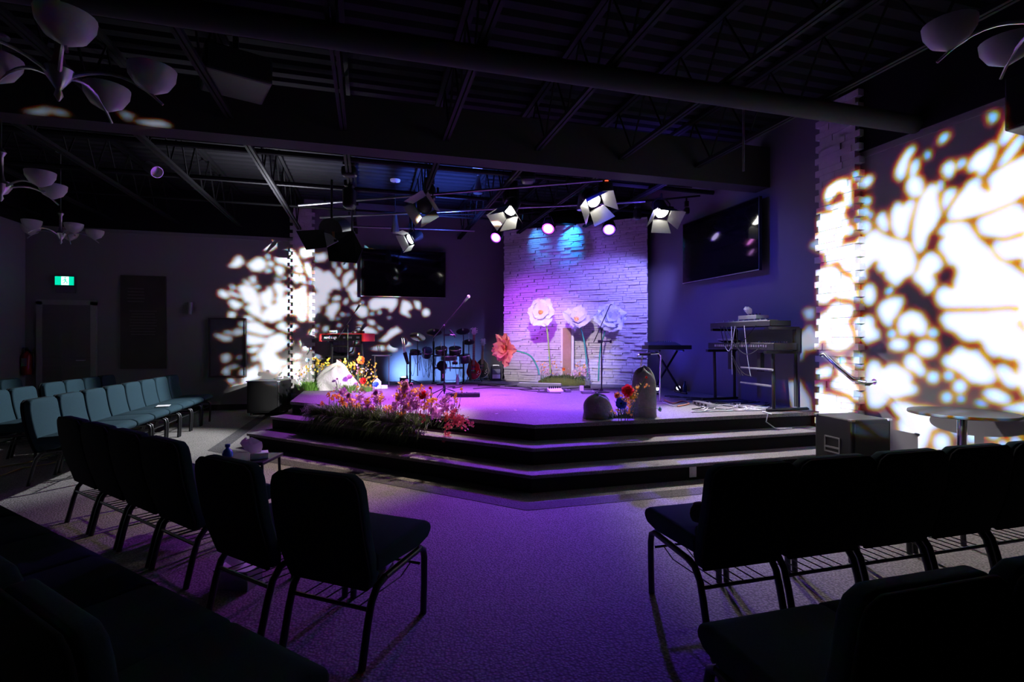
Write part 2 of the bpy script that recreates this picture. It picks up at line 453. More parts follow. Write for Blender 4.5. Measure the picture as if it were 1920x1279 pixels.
# ---------------------------------------------------------------- televisions
def tv(label, c, ux, un, w, h):
    ux, un = Vector(ux), Vector(un); R = Matrix((ux, -un, Vector((0, 0, 1)))).transposed()
    t = thing('television', label, 'television', c - Vector((0, 0, h / 2)))
    MB().box(c, (w, .05, h), R).build('casing', m_black_plastic, t, world=True, bevel=.006)
    MB().box(c + un * .0265, (w - .03, .004, h - .035), R).build('screen', m_screen, t, world=True)
    MB().box(c + un * .027 - Vector((0, 0, h / 2 - .008)), (w - .01, .006, .012), R).build('bottom_trim', m_silver, t, world=True)
    MB().box(c - un * .075, (w * .35, .095, h * .4), R).build('wall_mount', m_black_metal, t, world=True)
p0, p1 = atY(676, 465, 11.05), atY(836, 559, 11.05)
tv('wide black television on the stage wall left of the feature panel', Vector(((p0.x + p1.x) / 2, 11.075, 2.785)), (1, 0, 0), (0, -1, 0), p1.x - p0.x, 1.01)
tv('wide black television on the right stage wall above the keyboard rack', Vector((5.125, 6.66, 2.82)), (0, 1, 0), (-1, 0, 0), 1.76, 1.01)

def basis0(n):
    n = Vector(n).normalized(); x = Vector((0, 0, 1)).cross(n).normalized(); return Matrix((x, n.cross(x), n)).transposed()
# ---------------------------------------------------------------- chandeliers
def chandelier(c, label, rot):
    t = thing('chandelier', label, 'chandelier', c, rot, 'bowl chandeliers under the dark ceiling')
    mb = MB(); mb.lathe([(.004, 0), (.02, .03), (.012, .06), (.05, .12), (.07, .16), (.03, .2), (.018, .26), (.018, .42), (.04, .46), (.015, .5)], n=14); mb.build('centre_column', m_silver, t, smooth=True)
    mb = MB(); mb.tube([(0, 0, .5), (0, 0, ZC - c[2] - .06)], .006, 6); mb.build('hanging_rod', m_silver, t)
    mb = MB(); mb.lathe([(.06, 0), (.065, .02), (.03, .05)], (0, 0, ZC - c[2] - .06), 14); mb.build('ceiling_rose', m_silver, t)
    for k in range(5):
        a = 2 * PI * k / 5; d = Vector((math.cos(a), math.sin(a), 0))
        pts = [d * (.03 + .42 * s) + Vector((0, 0, .13 + .09 * math.sin(s * 2.6) - .10 * s * s)) for s in [i / 9 for i in range(10)]]
        mb = MB(); mb.tube(pts, [.011 - .004 * i / 9 for i in range(10)], 7); ar = mb.build('arm', m_silver, t, smooth=True)
        e = d * .40 + Vector((0, 0, .135))
        mb = MB(); mb.lathe([(.012, -.01), (.03, 0), (.08, .03), (.112, .085), (.118, .13), (.112, .13), (.10, .085), (.07, .04), (.02, .015)], e, 20); mb.build('glass_bowl', m_bowl, t, smooth=True)
    return t
m_bowl = mat('frosted_bowl', (.40, .38, .40), .4, namt=.04)
chandelier(at(110, 190, 2.65), 'nearest bowl chandelier at the upper left of the photo', .2)
chandelier(at(2, 378, 4.8), 'bowl chandelier cut by the left photo edge, below the nearest one', .9)
chandelier(at(114, 458, 7.7), 'farthest bowl chandelier against the pale back wall', .5)
chandelier(at(1985, 92, 2.45), 'bowl chandelier peeking in at the upper right corner', 1.0)

# hanging black speaker at the right edge
c = Vector((5.02, 2.62, 3.05)); hs = thing('hanging_speaker', 'black speaker hung high on the right wall at the photo edge', 'speaker', c)
MB().box(c + Vector((0, 0, .17)), (.3, .5, .42), .1).build('cabinet', m_black_plastic, hs, world=True, bevel=.015)
MB().tube([c + Vector((0, 0, .38)), c + Vector((0, 0, ZC - 3.05 - .03))], .015, 8).build('hanging_pole', m_black_metal, hs, world=True)
MB().box(c + Vector((-.155, -.015, .17)), (.012, .46, .38), .1).build('grille', m_black_metal, hs, world=True)

# chrome handrail on right wall along the steps
hr = thing('handrail', 'bent chrome handrail on the stone column at the right steps', 'handrail', (XR - .13, 4.6, .8))
pa, pb, pc = atX(1541, 664, 5.06), atX(1600, 713, 5.06), atX(1623, 716, 5.12)
pts = [Vector((XR - .10, pa.y, pa.z - .03)), pa + Vector((0, 0.01, -.01)), pa + Vector((0, -.03, 0)), pa.lerp(pb, .5), pb, pc]
mb = MB(); mb.tube(pts, .02, 10); mb.build('rail_tube', m_chrome, hr, world=True, smooth=True)
mb = MB(); mb.tube([pc, Vector((XR - .004, pc.y, pc.z))], .012, 8); mb.lathe([(.03, 0), (.03, .01)], (0, 0, 0), 12); mb.v[-24:] = [Vector((XR - .004 - p.z, pc.y + p.x, pc.z + p.y)) for p in mb.v[-24:]]
mb.build('wall_bracket', m_chrome, hr, world=True)

# big black projector hung under the ceiling at upper left, thin rod under the beam
c = at(442, 140, 4.6); cpj = thing('ceiling_projector', 'big black video projector hung under the dark ceiling at upper left', 'projector', c)
MB().box(c, (.52, .50, .24), .35).build('body', m_black_plastic, cpj, world=True, bevel=.02)
Rz = Matrix.Rotation(.35, 3, 'Z')
MB().lathe([(.06, 0), (.07, .01), (.07, .06), (.055, .07)], c + Rz @ Vector((.12, .25, -.01)), 18, basis0(Rz @ Vector((0, 1, 0)))).build('lens_barrel', m_grey_plastic, cpj, world=True, smooth=True)
MB().tube([c + Vector((0, 0, .12)), Vector((c.x, c.y, ZC - .002))], .025, 10).build('ceiling_mount', m_black_metal, cpj, world=True)
MB().box(c + Vector((0, 0, .14)), (.26, .26, .03), .35).build('mount_plate', m_silver, cpj, world=True)
a, b = at(1333, 262, 6.1), at(1333, 333, 6.1)
tag(MB().tube([Vector((a.x, a.y - .55, ZW + .6)), Vector((b.x, b.y - .55, 3.2))], .012, 8).build('hanging_rod', m_silver), 'thin hanging rod just before the right end of the ceiling beam', 'rod')
# ================================================================ chairs
def make_chair():
    t = thing('stacking_chair', 'chair', 'chair')
    mb = MB(); pr = [(-.2, .37), (.14, .355), (.225, .372), (.258, .405), (.25, .44), (.2, .465), (0, .462), (-.2, .45)]
    mb.prism([(-.233, y, z) for y, z in pr], (.466, 0, 0)); mb.build('seat', m_fabric, t, smooth=True, bevel=.018, seg=3)
    def lean(x, z, o): return Vector((x, -.2 - max(0, z - .33) * .22 + o - .02 * math.sin(max(0, min(1, (z - .3) / .5)) * PI), z))
    ol = [(-.19, .30), (.19, .30), (.215, .34), (.225, .42), (.222, .55), (.222, .70), (.215, .75), (.195, .785), (.16, .80), (-.16, .80), (-.195, .785), (-.215, .75), (-.222, .70), (-.222, .55), (-.225, .42), (-.215, .34)]
    def shell(o0, o1, k, name, m, par, bev):
        mb = MB(); n = len(ol); lv = [.30, .36, .44, .52, .60, .68, .735, .775, .80]
        def hw(z):
            zz = [(.30, .205), (.34, .225), (.42, .234), (.70, .232), (.75, .227), (.785, .21), (.80, .175)]
            for i in range(len(zz) - 1):
                if zz[i][0] <= z <= zz[i + 1][0]:
                    f = (z - zz[i][0]) / (zz[i + 1][0] - zz[i][0]); return (zz[i][1] + f * (zz[i + 1][1] - zz[i][1])) * k
            return .15 * k
        front = [lean(-hw(z), z, o1) for z in lv] + [lean(hw(z), z, o1) for z in lv]
        back = [lean(-hw(z), z, o0) for z in lv] + [lean(hw(z), z, o0) for z in lv]
        L = len(lv); fs = []
        for i in range(L - 1):
            fs += [(i, i + 1, L + i + 1, L + i), (2 * L + i, 3 * L + i, 3 * L + i + 1, 2 * L + i + 1), (i, 2 * L + i, 2 * L + i + 1, i + 1), (L + i, L + i + 1, 3 * L + i + 1, 3 * L + i)]
        fs += [(0, L, 3 * L, 2 * L), (L - 1, 3 * L - 1, 4 * L - 1, 2 * L - 1)]
        mb.add(front + back, fs); return mb.build(name, m, par, smooth=True, bevel=bev, seg=3)
    bk = shell(-.012, .048, .985, 'backrest', m_fabric, t, .016)
    shell(-.034, -.014, 1.0, 'back_shell', m_fabric_back, bk, .008)
    for s in (-1, 1):
        x = s * .212
        fl = [(x, .205, 0), (x, .213, .15), (x, .215, .27), (x, .205, .315), (x, .17, .335)]
        MB().tube(fl, .0165, 8).build('leg', m_frame, t, smooth=True)
        rl = [(x, -.275, 0), (x, -.235, .17), (x, -.21, .25), (x, -.17, .3), (x, -.12, .315)]
        MB().tube(rl, .0165, 8).build('leg', m_frame, t, smooth=True)
        MB().tube([(x, .175, .334), (x, -.115, .316)], .0155, 8).build('seat_rail', m_frame, t, smooth=True)
    mb = MB(); mb.tube([(-.2, -.222, .222), (.2, -.222, .222)], .009, 6); mb.tube([(-.2, .19, .25), (.2, .19, .25)], .007, 6)
    for i in range(6):
        x = -.15 + .06 * i; mb.tube([(x, -.222, .222), (x, .1, .215), (x, .19, .25)], .0032, 5)
    mb.build('book_rack', m_frame, t)
    return t
chair0 = make_chair(); used = []
def place(p, face, label, group):
    rz = math.atan2(face[1], face[0]) - PI / 2
    if not used:
        chair0.location = Vector((p[0], p[1], 0)); chair0.rotation_euler = (0, 0, rz); chair0['label'] = label; chair0['group'] = group
        used.append(1); return chair0
    return dup(chair0, (p[0], p[1], 0), rz, label, group)
ORD = ['first', 'second', 'third', 'fourth', 'fifth', 'sixth', 'seventh', 'eighth']
def rd(a):                               # direction at an angle from the photo's left-right axis -> room frame
    return room(math.cos(a), math.sin(a))
# row left of the aisle
G = 'chairs in the dark row left of the aisle'
def rear(pl, pr, label):
    pl, pr = room(*pl), room(*pr); u = (pr - pl).normalized(); f = Vector((-u.y, u.x, 0)); m = (pl + pr) / 2 + f * .275
    place(m, f, label, G)
rear((-1.023, 2.258), (-.604, 2.094), 'dark chair at the aisle end of the left row with its navy seat showing')
rear((-1.525, 2.535), (-1.105, 2.280), 'dark chair second from the aisle in the left row, behind the tissue table')
u = room(-.832, .555); fdir = Vector((u.y, -u.x, 0)); fdir = fdir if fdir.dot(room(.5, 1)) > 0 else -fdir
q = room(-1.757, 2.775)
for i in range(4):
    place(q + u * (.2375 + .475 * i) + fdir * .275, fdir, f'black chair {["third", "fourth", "fifth", "sixth"][i]} from the aisle in the left row seen from behind', G)
# nearest row, lower left
G = 'chairs of the nearest row at the lower left'
u = room(-.854, .521).normalized(); fdir = room(.521, .854).normalized()
q = room(-.5, 1.42)
for i in range(6):
    place(q + u * (.2375 + .478 * i) - fdir * .25, fdir, f'black chair {["first", "second", "third", "fourth", "fifth", "sixth"][i]} from the aisle in the nearest row at lower left', G)
# row right of the aisle, facing the stage
G = 'chairs in the dark row right of the aisle'
for i in range(5):
    place((1.451 + .225 + .472 * i, 2.24), (0, 1), f'black chair {ORD[i]} from the aisle in the row below the round table', G)
G = 'chairs of the nearest row at the lower right'
for i in range(4):
    place((1.01 + .24 + .475 * i, 1.18), (0, 1), f'black chair {ORD[i]} from the aisle in the nearest row at lower right', G)
# teal rows along the left wall, facing the stage
G = 'teal chairs of the lit row facing the stage from the left'
for i in range(8):
    place((-2.78, 9.69 - .24 - .49 * i), (1, 0), f'teal chair {ORD[i]} from the back wall in the lit front row at left', G)
G = 'teal chairs of the second row at the left'
for i in range(2):
    place((-3.72, 7.5 - .49 * i), (1, 0), f'teal chair {ORD[i]} past the gap in the second row at far left', G)
for i in range(4):
    place((-3.8, 9.75 - .49 * i), (1, .0), f'shadowed teal chair {ORD[i]} from the back wall in the second row at left', G)
G = 'dark chairs of the third row at the left'
for i in range(3):
    place((-4.72, 9.1 - .49 * i), (1, 0), f'near-black chair {ORD[i]} from the back wall in the third row at far left', G)

# ---------------------------------------------------------------- small things among the chairs
p = room(-2.05, 3.95); tbz = .455
tb = thing('side_table', 'small black side table holding the tissue box and blue bottle', 'table', (p.x, p.y, 0), -YAW)
MB().box((0, 0, tbz - .012), (.42, .34, .024)).build('tabletop', m_black_plastic, tb, bevel=.004)
for sx in (-1, 1):
    for sy in (-1, 1): MB().tube([(sx * .19, sy * .14, tbz - .026), (sx * .20, sy * .15, 0)], .011, 8).build('leg', m_black_metal, tb)
def on_table(px, py):
    return atz(px, py, tbz)
c = room(-1.94, 3.93); c.z = tbz + .001
tx = thing('tissue_box', 'white tissue box with a tuft of tissue on the side table', 'tissue box', c, .2)
MB().box((0, 0, .022), (.125, .11, .044)).build('carton', m_white_plastic, tx, bevel=.003)
m_tissue = petal_mat('tissue_paper', (.8, .78, .8), (.7, .68, .7), 20)
def tissue(t, s, seed, c0=(0, 0, 0)):
    rnd = random.Random(seed); vs, fs = [], []; nu, nv = 16, 7
    for j in range(nv):
        f = j / (nv - 1)
        for i in range(nu):
            a = 2 * PI * i / nu
            r = s * (.35 + .75 * f - .5 * f * f) * (1 + .16 * math.sin(3 * a + seed + 2 * f) + .1 * math.sin(7 * a + seed * 2)) * (1 if f < .75 else .9 - (f - .75) * 2.4)
            vs.append((c0[0] + r * math.cos(a) * 1.25 - .5 * s * f, c0[1] + r * math.sin(a) * .8, c0[2] + s * 1.25 * f * (1 + .12 * math.sin(2 * a + seed))))
    for j in range(nv - 1):
        for i in range(nu):
            i2 = (i + 1) % nu; fs.append((j * nu + i, j * nu + i2, (j + 1) * nu + i2, (j + 1) * nu + i))
    fs.append(tuple((nv - 1) * nu + i for i in range(nu)))
    MB().add(vs, fs).build('tissue', m_tissue, t)
tissue(tx, .085, 2, (-.03, 0, .045))
c = room(-2.20, 3.96); c.z = tbz + .001
bt = thing('pump_bottle', 'small blue bottle standing on the side table left of the tissues', 'bottle', c)
MB().lathe([(.034, 0), (.038, .006), (.038, .03), (.03, .05), (.014, .066), (.012, .076)], n=16).build('bottle_body', mat('blue_bottle', (.03, .10, .5), .2, spec=.6), bt, smooth=True)
MB().lathe([(.017, .077), (.019, .082), (.019, .096), (.012, .1)], n=14).build('cap', mat('blue_cap', (.02, .05, .3), .35), bt, smooth=True)

# clear storage box with a tissue pack under the second chair
c = atz(447, 1098, .0); c.z = .002
bx = thing('clear_storage_box', 'clear plastic box on the carpet under the second chair of the left row', 'box', c, -.4)
m_clear = mat('clear_plastic', (.5, .5, .55), .15, namt=.02, trans=.7)
mb = MB()
for s in (-1, 1): mb.box((s * .098, 0, .05), (.004, .13, .1)); mb.box((0, s * .063, .05), (.192, .004, .1))
mb.box((0, 0, .003), (.19, .12, .004)); mb.build('walls', m_clear, bx)
MB().box((0, 0, .104), (.205, .14, .008)).build('lid', m_white_plastic, bx, bevel=.002)
c = atz(470, 1062, .12); c.z = .113
c = bx.location + Vector((.0, .0, .112))
t = thing('tissue_pack', 'crumpled lilac-lit tissue pack on the clear box under the chairs', 'tissue', c)
tissue(t, .07, 5)
# hymn-book like items on the racks and a bag
def on_chair(ch, loc, rz):
    M4 = Matrix.Translation(ch.location) @ Matrix.Rotation(ch.rotation_euler.z, 4, 'Z'); p = M4 @ Vector(loc); return p, ch.rotation_euler.z + rz
chs = [o for o in C.objects if o.name.startswith('stacking_chair') and o.parent is None]
def find(s): return [o for o in chs if s in o['label']][0]
p, r = on_chair(find('aisle end of the left row'), (.05, 0, .232), .3)
b = thing('zip_pouch', 'dark pouch lying on the book rack of the aisle-end chair', 'pouch', p, r)
MB().box((0, 0, .028), (.17, .2, .056)).build('pouch_body', m_black_plastic, b, bevel=.02, seg=3)
MB().box((0, .0, .058), (.12, .006, .004)).build('zip', m_silver, b)
p, r = on_chair(find('black chair third from the aisle in the left'), (.0, 0, .232), .1)
b = thing('folded_jacket', 'dark folded jacket on the rack under the third chair of the left row', 'jacket', p, r)
MB().ell((0, 0, .03), (.13, .11, .03), warp=.12, seed=4, nu=16, nv=8).build('folded_cloth', m_black_plastic, b, smooth=True)
MB().ell((.02, .02, .055), (.07, .06, .012), warp=.12, seed=5, nu=12, nv=6).build('sleeve', m_black_plastic, b, smooth=True)
p, r = on_chair(find('teal chair fourth from the back wall in the lit'), (.02, .1, .4725), .2)
tag(MB(Matrix.Translation(p) @ Matrix.Rotation(r, 4, 'Z')).box((0, 0, .003), (.21, .15, .004)).build('paper_sheet', m_white_plastic), 'white paper lying on the fourth seat of the lit teal row', 'paper')
p, r = on_chair(find('chair first from the aisle in the row below the round table'), (-.05, -.085, .4655), 0)
b = thing('crochet_pouch', 'small rough brown pouch on the aisle seat right of the aisle', 'pouch', p, r)
MB().ell((-.08, 0, .05), (.045, .03, .05), warp=.08, seed=3).build('pouch_body', mat('brown_wool', (.12, .075, .06), .95, bump=.8, bscale=120), b, smooth=True)
MB().ell((-.08, 0, .096), (.03, .014, .008)).build('top_hem', mat('pink_wool', (.35, .2, .25), .95), b, smooth=True)
p, r = on_chair(find('black chair sixth from the aisle in the left row'), (-.13, -.31, .806), 0)

# extension cords under the far left chairs
for i, (pts, lab) in enumerate([([(0, 893), (40, 878), (90, 870), (140, 858)], 'yellowish cord on the floor under the far left chairs, lower of the pair'), ([(0, 876), (50, 868), (90, 855), (135, 847)], 'yellowish cord on the floor under the far left chairs, upper of the pair')]):
    w = [atz(x, y, .008) for x, y in pts]; sp = []
    for k in range(len(w) - 1):
        for s in range(6): sp.append(w[k].lerp(w[k + 1], s / 6))
    tag(MB().tube(sp + [w[-1]], .006, 6).build('extension_cord', mat('yellow_cord', (.5, .45, .15), .6), smooth=True), lab, 'cord')

# ---------------------------------------------------------------- round table, floor speakers
t = thing('round_table', 'round pedestal table with a chrome pole by the projected right wall', 'table', (4.86, 3.16, 0))
MB().lathe([(.35, .722), (.372, .728), (.375, .738), (.372, .75)], n=48).build('tabletop', mat('dark_laminate', (.045, .045, .048), .5), t, smooth=True)
MB().lathe([(.034, .03), (.034, .70), (.07, .715), (.07, .721)], n=20).build('pole', m_chrome, t, smooth=True)
MB().lathe([(.24, 0), (.24, .012), (.05, .03)], n=36).build('base_plate', m_chrome, t, smooth=True)

def floor_speaker(name, label, c, rz, w, d, h, grille_side):
    t = thing(name, label, 'speaker', c, rz)
    MB().box((0, 0, h / 2 + .03), (w, d, h - .03)).build('cabinet', m_black_plastic, t, bevel=.012)
    MB().box((grille_side[0] * (w / 2 + .006), grille_side[1] * (d / 2 + .006), h / 2 + .03), (.010 if grille_side[0] else w - .06, .010 if grille_side[1] else d - .06, h - .10)).build('grille', mat('perforated_grille', (.012, .012, .014), .5, .3, bump=.6, bscale=300), t)
    for sx in (-1, 1):
        for sy in (-1, 1):
            MB().box((sx * (w / 2 - .012), sy * (d / 2 - .012), h + .008), (.045, .045, .02)).build('corner_guard', m_grey_plastic, t, bevel=.006)
            MB().lathe([(.02, 0), (.025, .006), (.025, .04), (.02, .046)], (sx * (w / 2 - .06), sy * (d / 2 - .06), 0), 12).build('foot', m_black_plastic, t)
    # recessed side handle
    hb = MB()
    gx, gy = (0, -1) if grille_side[0] else (-1, 0)
    def put(x, z, sx, sz):
        if gy: hb.box((x, gy * (d / 2 + .004), z), (sx, .008, sz))
        else: hb.box((gx * (w / 2 + .004), x, z), (.008, sx, sz))
    put(0, h * .72, .18, .012); put(0, h * .5, .18, .012); put(-.085, h * .61, .012, .13); put(.085, h * .61, .012, .13); put(0, h * .57, .16, .016)
    hb.build('handle', m_grey_plastic, t)
    return t
q0, q1, q2, q3 = Vector((4.19, 3.57)), Vector((4.12, 3.97)), Vector((4.57, 3.99)), Vector((4.60, 3.55))
floor_speaker('subwoofer', 'black subwoofer cabinet on the floor at the right end of the steps', ((q0 + q2) / 2).to_3d(), -.10, .41, .43, .63, (0, -1))
floor_speaker('subwoofer', 'black subwoofer cabinet against the pale back wall left of the stage', (-1.78, 10.44, 0), -.25, .58, .55, .61, (0, -1))
# ================================================================ things on the stage
UA = math.atan2(U.y, U.x)                # the stage diagonal
def st(px, py): return atz(px, py, STG + .001)
def dep(p): return p.x * SI + p.y * CO
def basis(n, up=Vector((0, 0, 1))):      # local +Z -> n
    n = Vector(n).normalized(); x = up.cross(n)
    x = x.normalized() if x.length > 1e-4 else Vector((1, 0, 0)); y = n.cross(x)
    return Matrix((x, y, n)).transposed()
def petal_ring(mb, c, R, n, L, Wd, cup, ruf, seed, a0=0, jit=.1, droop=0):
    rnd = random.Random(seed); c = Vector(c)
    for k in range(n):
        a = a0 + 2 * PI * k / n + rnd.uniform(-jit, jit); l = L * rnd.uniform(.88, 1.1); w = Wd * rnd.uniform(.9, 1.1)
        cu = cup + rnd.uniform(-.15, .15); ph = rnd.uniform(0, 6); vs, fs = [], []; nu, nv = 7, 7
        for j in range(nv):
            f = j / (nv - 1); wid = w * (math.sin(PI * min(1, .10 + f * .58)) ** .9) * (1 if f < .8 else 1 - (f - .8) ** 2 * 6)
            for i in range(nu):
                s = i / (nu - 1) * 2 - 1
                r = l * f * (1 - .16 * abs(s) ** 2.5 * f) * (1 + ruf * .25 * math.sin(7 * s + ph) * f)
                zz = math.sin(cu) * r + droop * f * f * l + ruf * l * f * math.sin(4.2 * s + ph) * .5 + ruf * l * f * f * math.sin(9 * s + ph * 2) * .3 + .12 * w * s * s
                rr = math.cos(cu) * r
                p = Vector((rr * math.cos(a) - s * wid * math.sin(a), rr * math.sin(a) + s * wid * math.cos(a), zz))
                vs.append(c + R @ p)
        for j in range(nv - 1):
            for i in range(nu - 1): fs.append((j * nu + i, j * nu + i + 1, (j + 1) * nu + i + 1, (j + 1) * nu + i))
        mb.add(vs, fs)
def star(mb, c, s, rnd, n=5):
    R = basis((rnd.uniform(-1, 1), rnd.uniform(-1.3, .3), rnd.uniform(-.2, 1)))
    for k in range(n):
        a = 2 * PI * k / n + rnd.uniform(-.2, .2); d = Vector((math.cos(a), math.sin(a), .35)); e = Vector((-math.sin(a), math.cos(a), 0)) * .36
        mb.add([Vector(c) + R @ (q * s) for q in (Vector((0, 0, 0)), d * .6 + e, d * 1.05, d * .6 - e)], [(0, 1, 2, 3)])
def blade(mb, p, d, L, w, bend, n=5):
    p = Vector(p); d = Vector(d).normalized(); side = d.cross(Vector((0, 0, 1)));
    side = side.normalized() if side.length > .05 else Vector((1, 0, 0)); vs = []
    for i in range(n + 1):
        f = i / n; q = p + d * L * f + Vector((0, 0, -bend * L * f * f)); ww = w * (1 - f) ** .7 * .5 + 1e-4
        vs += [q - side * ww, q + side * ww]
    mb.add(vs, [(2 * i, 2 * i + 1, 2 * i + 3, 2 * i + 2) for i in range(n)])
def arc(p, q, sag, n=10, up=Vector((0, 0, 1))):
    p, q = Vector(p), Vector(q)
    return [p.lerp(q, i / n) + up * sag * math.sin(PI * i / n) for i in range(n + 1)]

m_stem = mat('flower_stem', (.10, .22, .07), .7)
m_stem_g = mat('pale_stem', (.30, .42, .10), .7)
m_stem_t = mat('teal_stem', (.03, .28, .20), .6)
m_leaf = petal_mat('leaf_green', (.06, .13, .03), (.12, .22, .05), 40, .25)
m_grass = petal_mat('bright_grass', (.13, .33, .04), (.26, .50, .10), 40, .3)
m_fern = petal_mat('dark_fern', (.05, .09, .025), (.10, .15, .04), 30, .25)
m_moss = mat('moss', (.11, .12, .03), .95, nscale=40, namt=.5, bump=1, bscale=90)
m_yel = petal_mat('yellow_petal', (.88, .56, .03), (.92, .72, .10))
m_ora = petal_mat('orange_petal', (.88, .33, .03), (.92, .55, .08))
m_pink = petal_mat('pink_petal', (.75, .40, .50), (.85, .55, .62))
m_mauve = petal_mat('mauve_petal', (.50, .16, .44), (.68, .28, .58))
m_redp = petal_mat('red_petal', (.70, .02, .02), (.85, .05, .04))
m_orp = petal_mat('poppy_orange', (.85, .17, .02), (.9, .28, .05))
m_blue = petal_mat('blue_petal', (.06, .16, .75), (.10, .28, .85))
m_lblue = petal_mat('pale_blue_petal', (.35, .55, .70), (.5, .65, .8))
m_whitep = petal_mat('white_petal', (.82, .78, .80), (.88, .84, .86), 12, .3)
m_lilac = petal_mat('lilac_petal', (.62, .52, .72), (.78, .70, .84), 12, .3)
m_bluew = petal_mat('blue_white_petal', (.62, .68, .84), (.80, .82, .88), 10, .3)
m_coral = petal_mat('coral_petal', (.85, .16, .12), (.90, .40, .34), 9, .3)
m_core = mat('flower_core', (.75, .38, .10), .8, bump=.8, bscale=80)
m_dark = mat('dark_core', (.02, .02, .03), .8)

# ---- giant paper flowers
def giant(label, name, px, py, d, face, stem_px, size, pm, sm, rings, seed, core=True, bend=None):
    c = at(px, py, d); foot = at(*stem_px[-1], d); foot.z = max(foot.z, STG + .09)
    t = thing(name, label, 'flower', (foot.x, foot.y, foot.z))
    R = basis(room(face[0], face[1], face[2]))
    mb = MB()
    for (n, L, Wd, cup, ruf, a0) in rings: petal_ring(mb, c, R, n, L * size, Wd * size, cup, ruf, seed + n, a0, .16)
    mb.build('petals', pm, t, smooth=True, world=True)
    if core:
        mb = MB(); rnd = random.Random(seed)
        mb.ell(c + R @ Vector((0, 0, .02)), (.045 * size / .3, .045 * size / .3, .03), R, 12, 8)
        for k in range(26):
            a = rnd.uniform(0, 2 * PI); r = rnd.uniform(.02, .06) * size / .3
            mb.tube([c + R @ Vector((r * .5 * math.cos(a), r * .5 * math.sin(a), .02)), c + R @ Vector((r * math.cos(a), r * math.sin(a), .07))], .004, 5)
        mb.build('stamens', m_core, t, world=True)
    back = c - R @ Vector((0, 0, .03))
    pts = [back] + [at(x, y, d + .03) for x, y in stem_px]
    pts[-1] = foot
    # smooth the stem
    sp = []
    for i in range(len(pts) - 1):
        p0, p1, p2, p3 = pts[max(0, i - 1)], pts[i], pts[i + 1], pts[min(len(pts) - 1, i + 2)]
        for s in range(6):
            f = s / 6; sp.append(.5 * ((2 * p1) + (p2 - p0) * f + (2 * p0 - 5 * p1 + 4 * p2 - p3) * f * f + (3 * p1 - p0 - 3 * p2 + p3) * f ** 3))
    MB().tube(sp + [pts[-1]], .014, 8).build('stem', sm, t, smooth=True, world=True)
    return t
RG = [(6, 1.0, .50, .15, .16, 0), (5, .70, .42, .55, .2, .5)]
giant('left giant white flower on a pale green stem before the feature panel', 'giant_flower', 1015, 586, 9.85, (-.25, -1, .15), [(1022, 597), (1027, 630), (1031, 680), (1032, 700)], .29, m_whitep, m_stem_g, RG, 3)
giant('middle giant lilac flower leaning over the top of the wooden post', 'giant_flower', 1080, 602, 9.85, (.15, -.75, .75), [(1087, 611), (1095, 640), (1100, 680), (1102, 706)], .31, m_lilac, m_stem_t, [(7, 1.0, .44, .35, .14, .3), (5, .7, .36, .75, .16, .8)], 8)
giant('right giant blue-white flower behind the round-base microphone stand', 'giant_flower', 1143, 597, 9.75, (.1, -1, .2), [(1134, 622), (1125, 660), (1122, 715)], .32, m_bluew, m_stem_t, [(6, 1.0, .5, .15, .24, .2), (5, .75, .44, .5, .24, .7), (4, .5, .36, .9, .24, .1)], 21, core=False)
giant('giant coral flower drooping on a curved stem at the panel\'s left edge', 'giant_flower', 950, 655, 9.35, (-.75, -.8, .0), [(973, 659), (995, 668), (1008, 690), (1011, 703)], .30, m_coral, m_stem_t, [(9, 1.0, .34, .30, .12, 0), (8, .82, .30, .75, .14, .3), (6, .5, .24, 1.1, .1, 0)], 31)

# ---- moss mound with the wooden post and small blooms
cm = at(1058, 714, 9.98); cm.z = STG + .002
ms = thing('moss_mound', 'mossy mound of small flowers at the foot of the wooden post', 'flower arrangement', cm, UA)
mb = MB(); mb.ell((0, 0, .02), (.50, .17, .16), None, 32, 14, .08, 3)
mb.v = [Vector((p.x, p.y, max(.002, p.z))) for p in mb.v]; mb.build('moss', m_moss, ms, smooth=True)
rnd = random.Random(9); mb = MB(); mp = MB(); mo = MB(); m2 = MB()
for k in range(420):
    x = rnd.gauss(0, .27); y = rnd.uniform(-.2, .12)
    if abs(x) < .56: blade(mb, (x, y, .05 + .1 * math.cos(x * 2.5)), (rnd.uniform(-.6, .6), rnd.uniform(-.8, .4), .7), rnd.uniform(.06, .15), .008, .3, 3)
for k in range(240):
    s = rnd.choice([-1, 1, 1]); x = (-.36 if s < 0 else .33) + rnd.gauss(0, .09); y = rnd.gauss(-.05, .07); z = .17 + abs(rnd.gauss(.08, .08))
    star(mp, (x, y, z), rnd.uniform(.014, .024), rnd)
    if k % 4 == 0: m2.tube([(x * .98, y, .05), (x, y, z)], .002, 4)
for k in range(60):
    x = rnd.choice([-.42, .30, .42, -.2]) + rnd.gauss(0, .05); star(mo, (x, rnd.gauss(-.05, .06), rnd.uniform(.2, .46)), rnd.uniform(.016, .026), rnd)
mb.build('grass_blades', m_fern, ms)['kind'] = 'stuff'
mp.build('pink_blossoms', m_pink, ms)['kind'] = 'stuff'
mo.build('orange_blossoms', m_ora, ms)['kind'] = 'stuff'
m2.build('fine_stems', m_stem, ms)['kind'] = 'stuff'
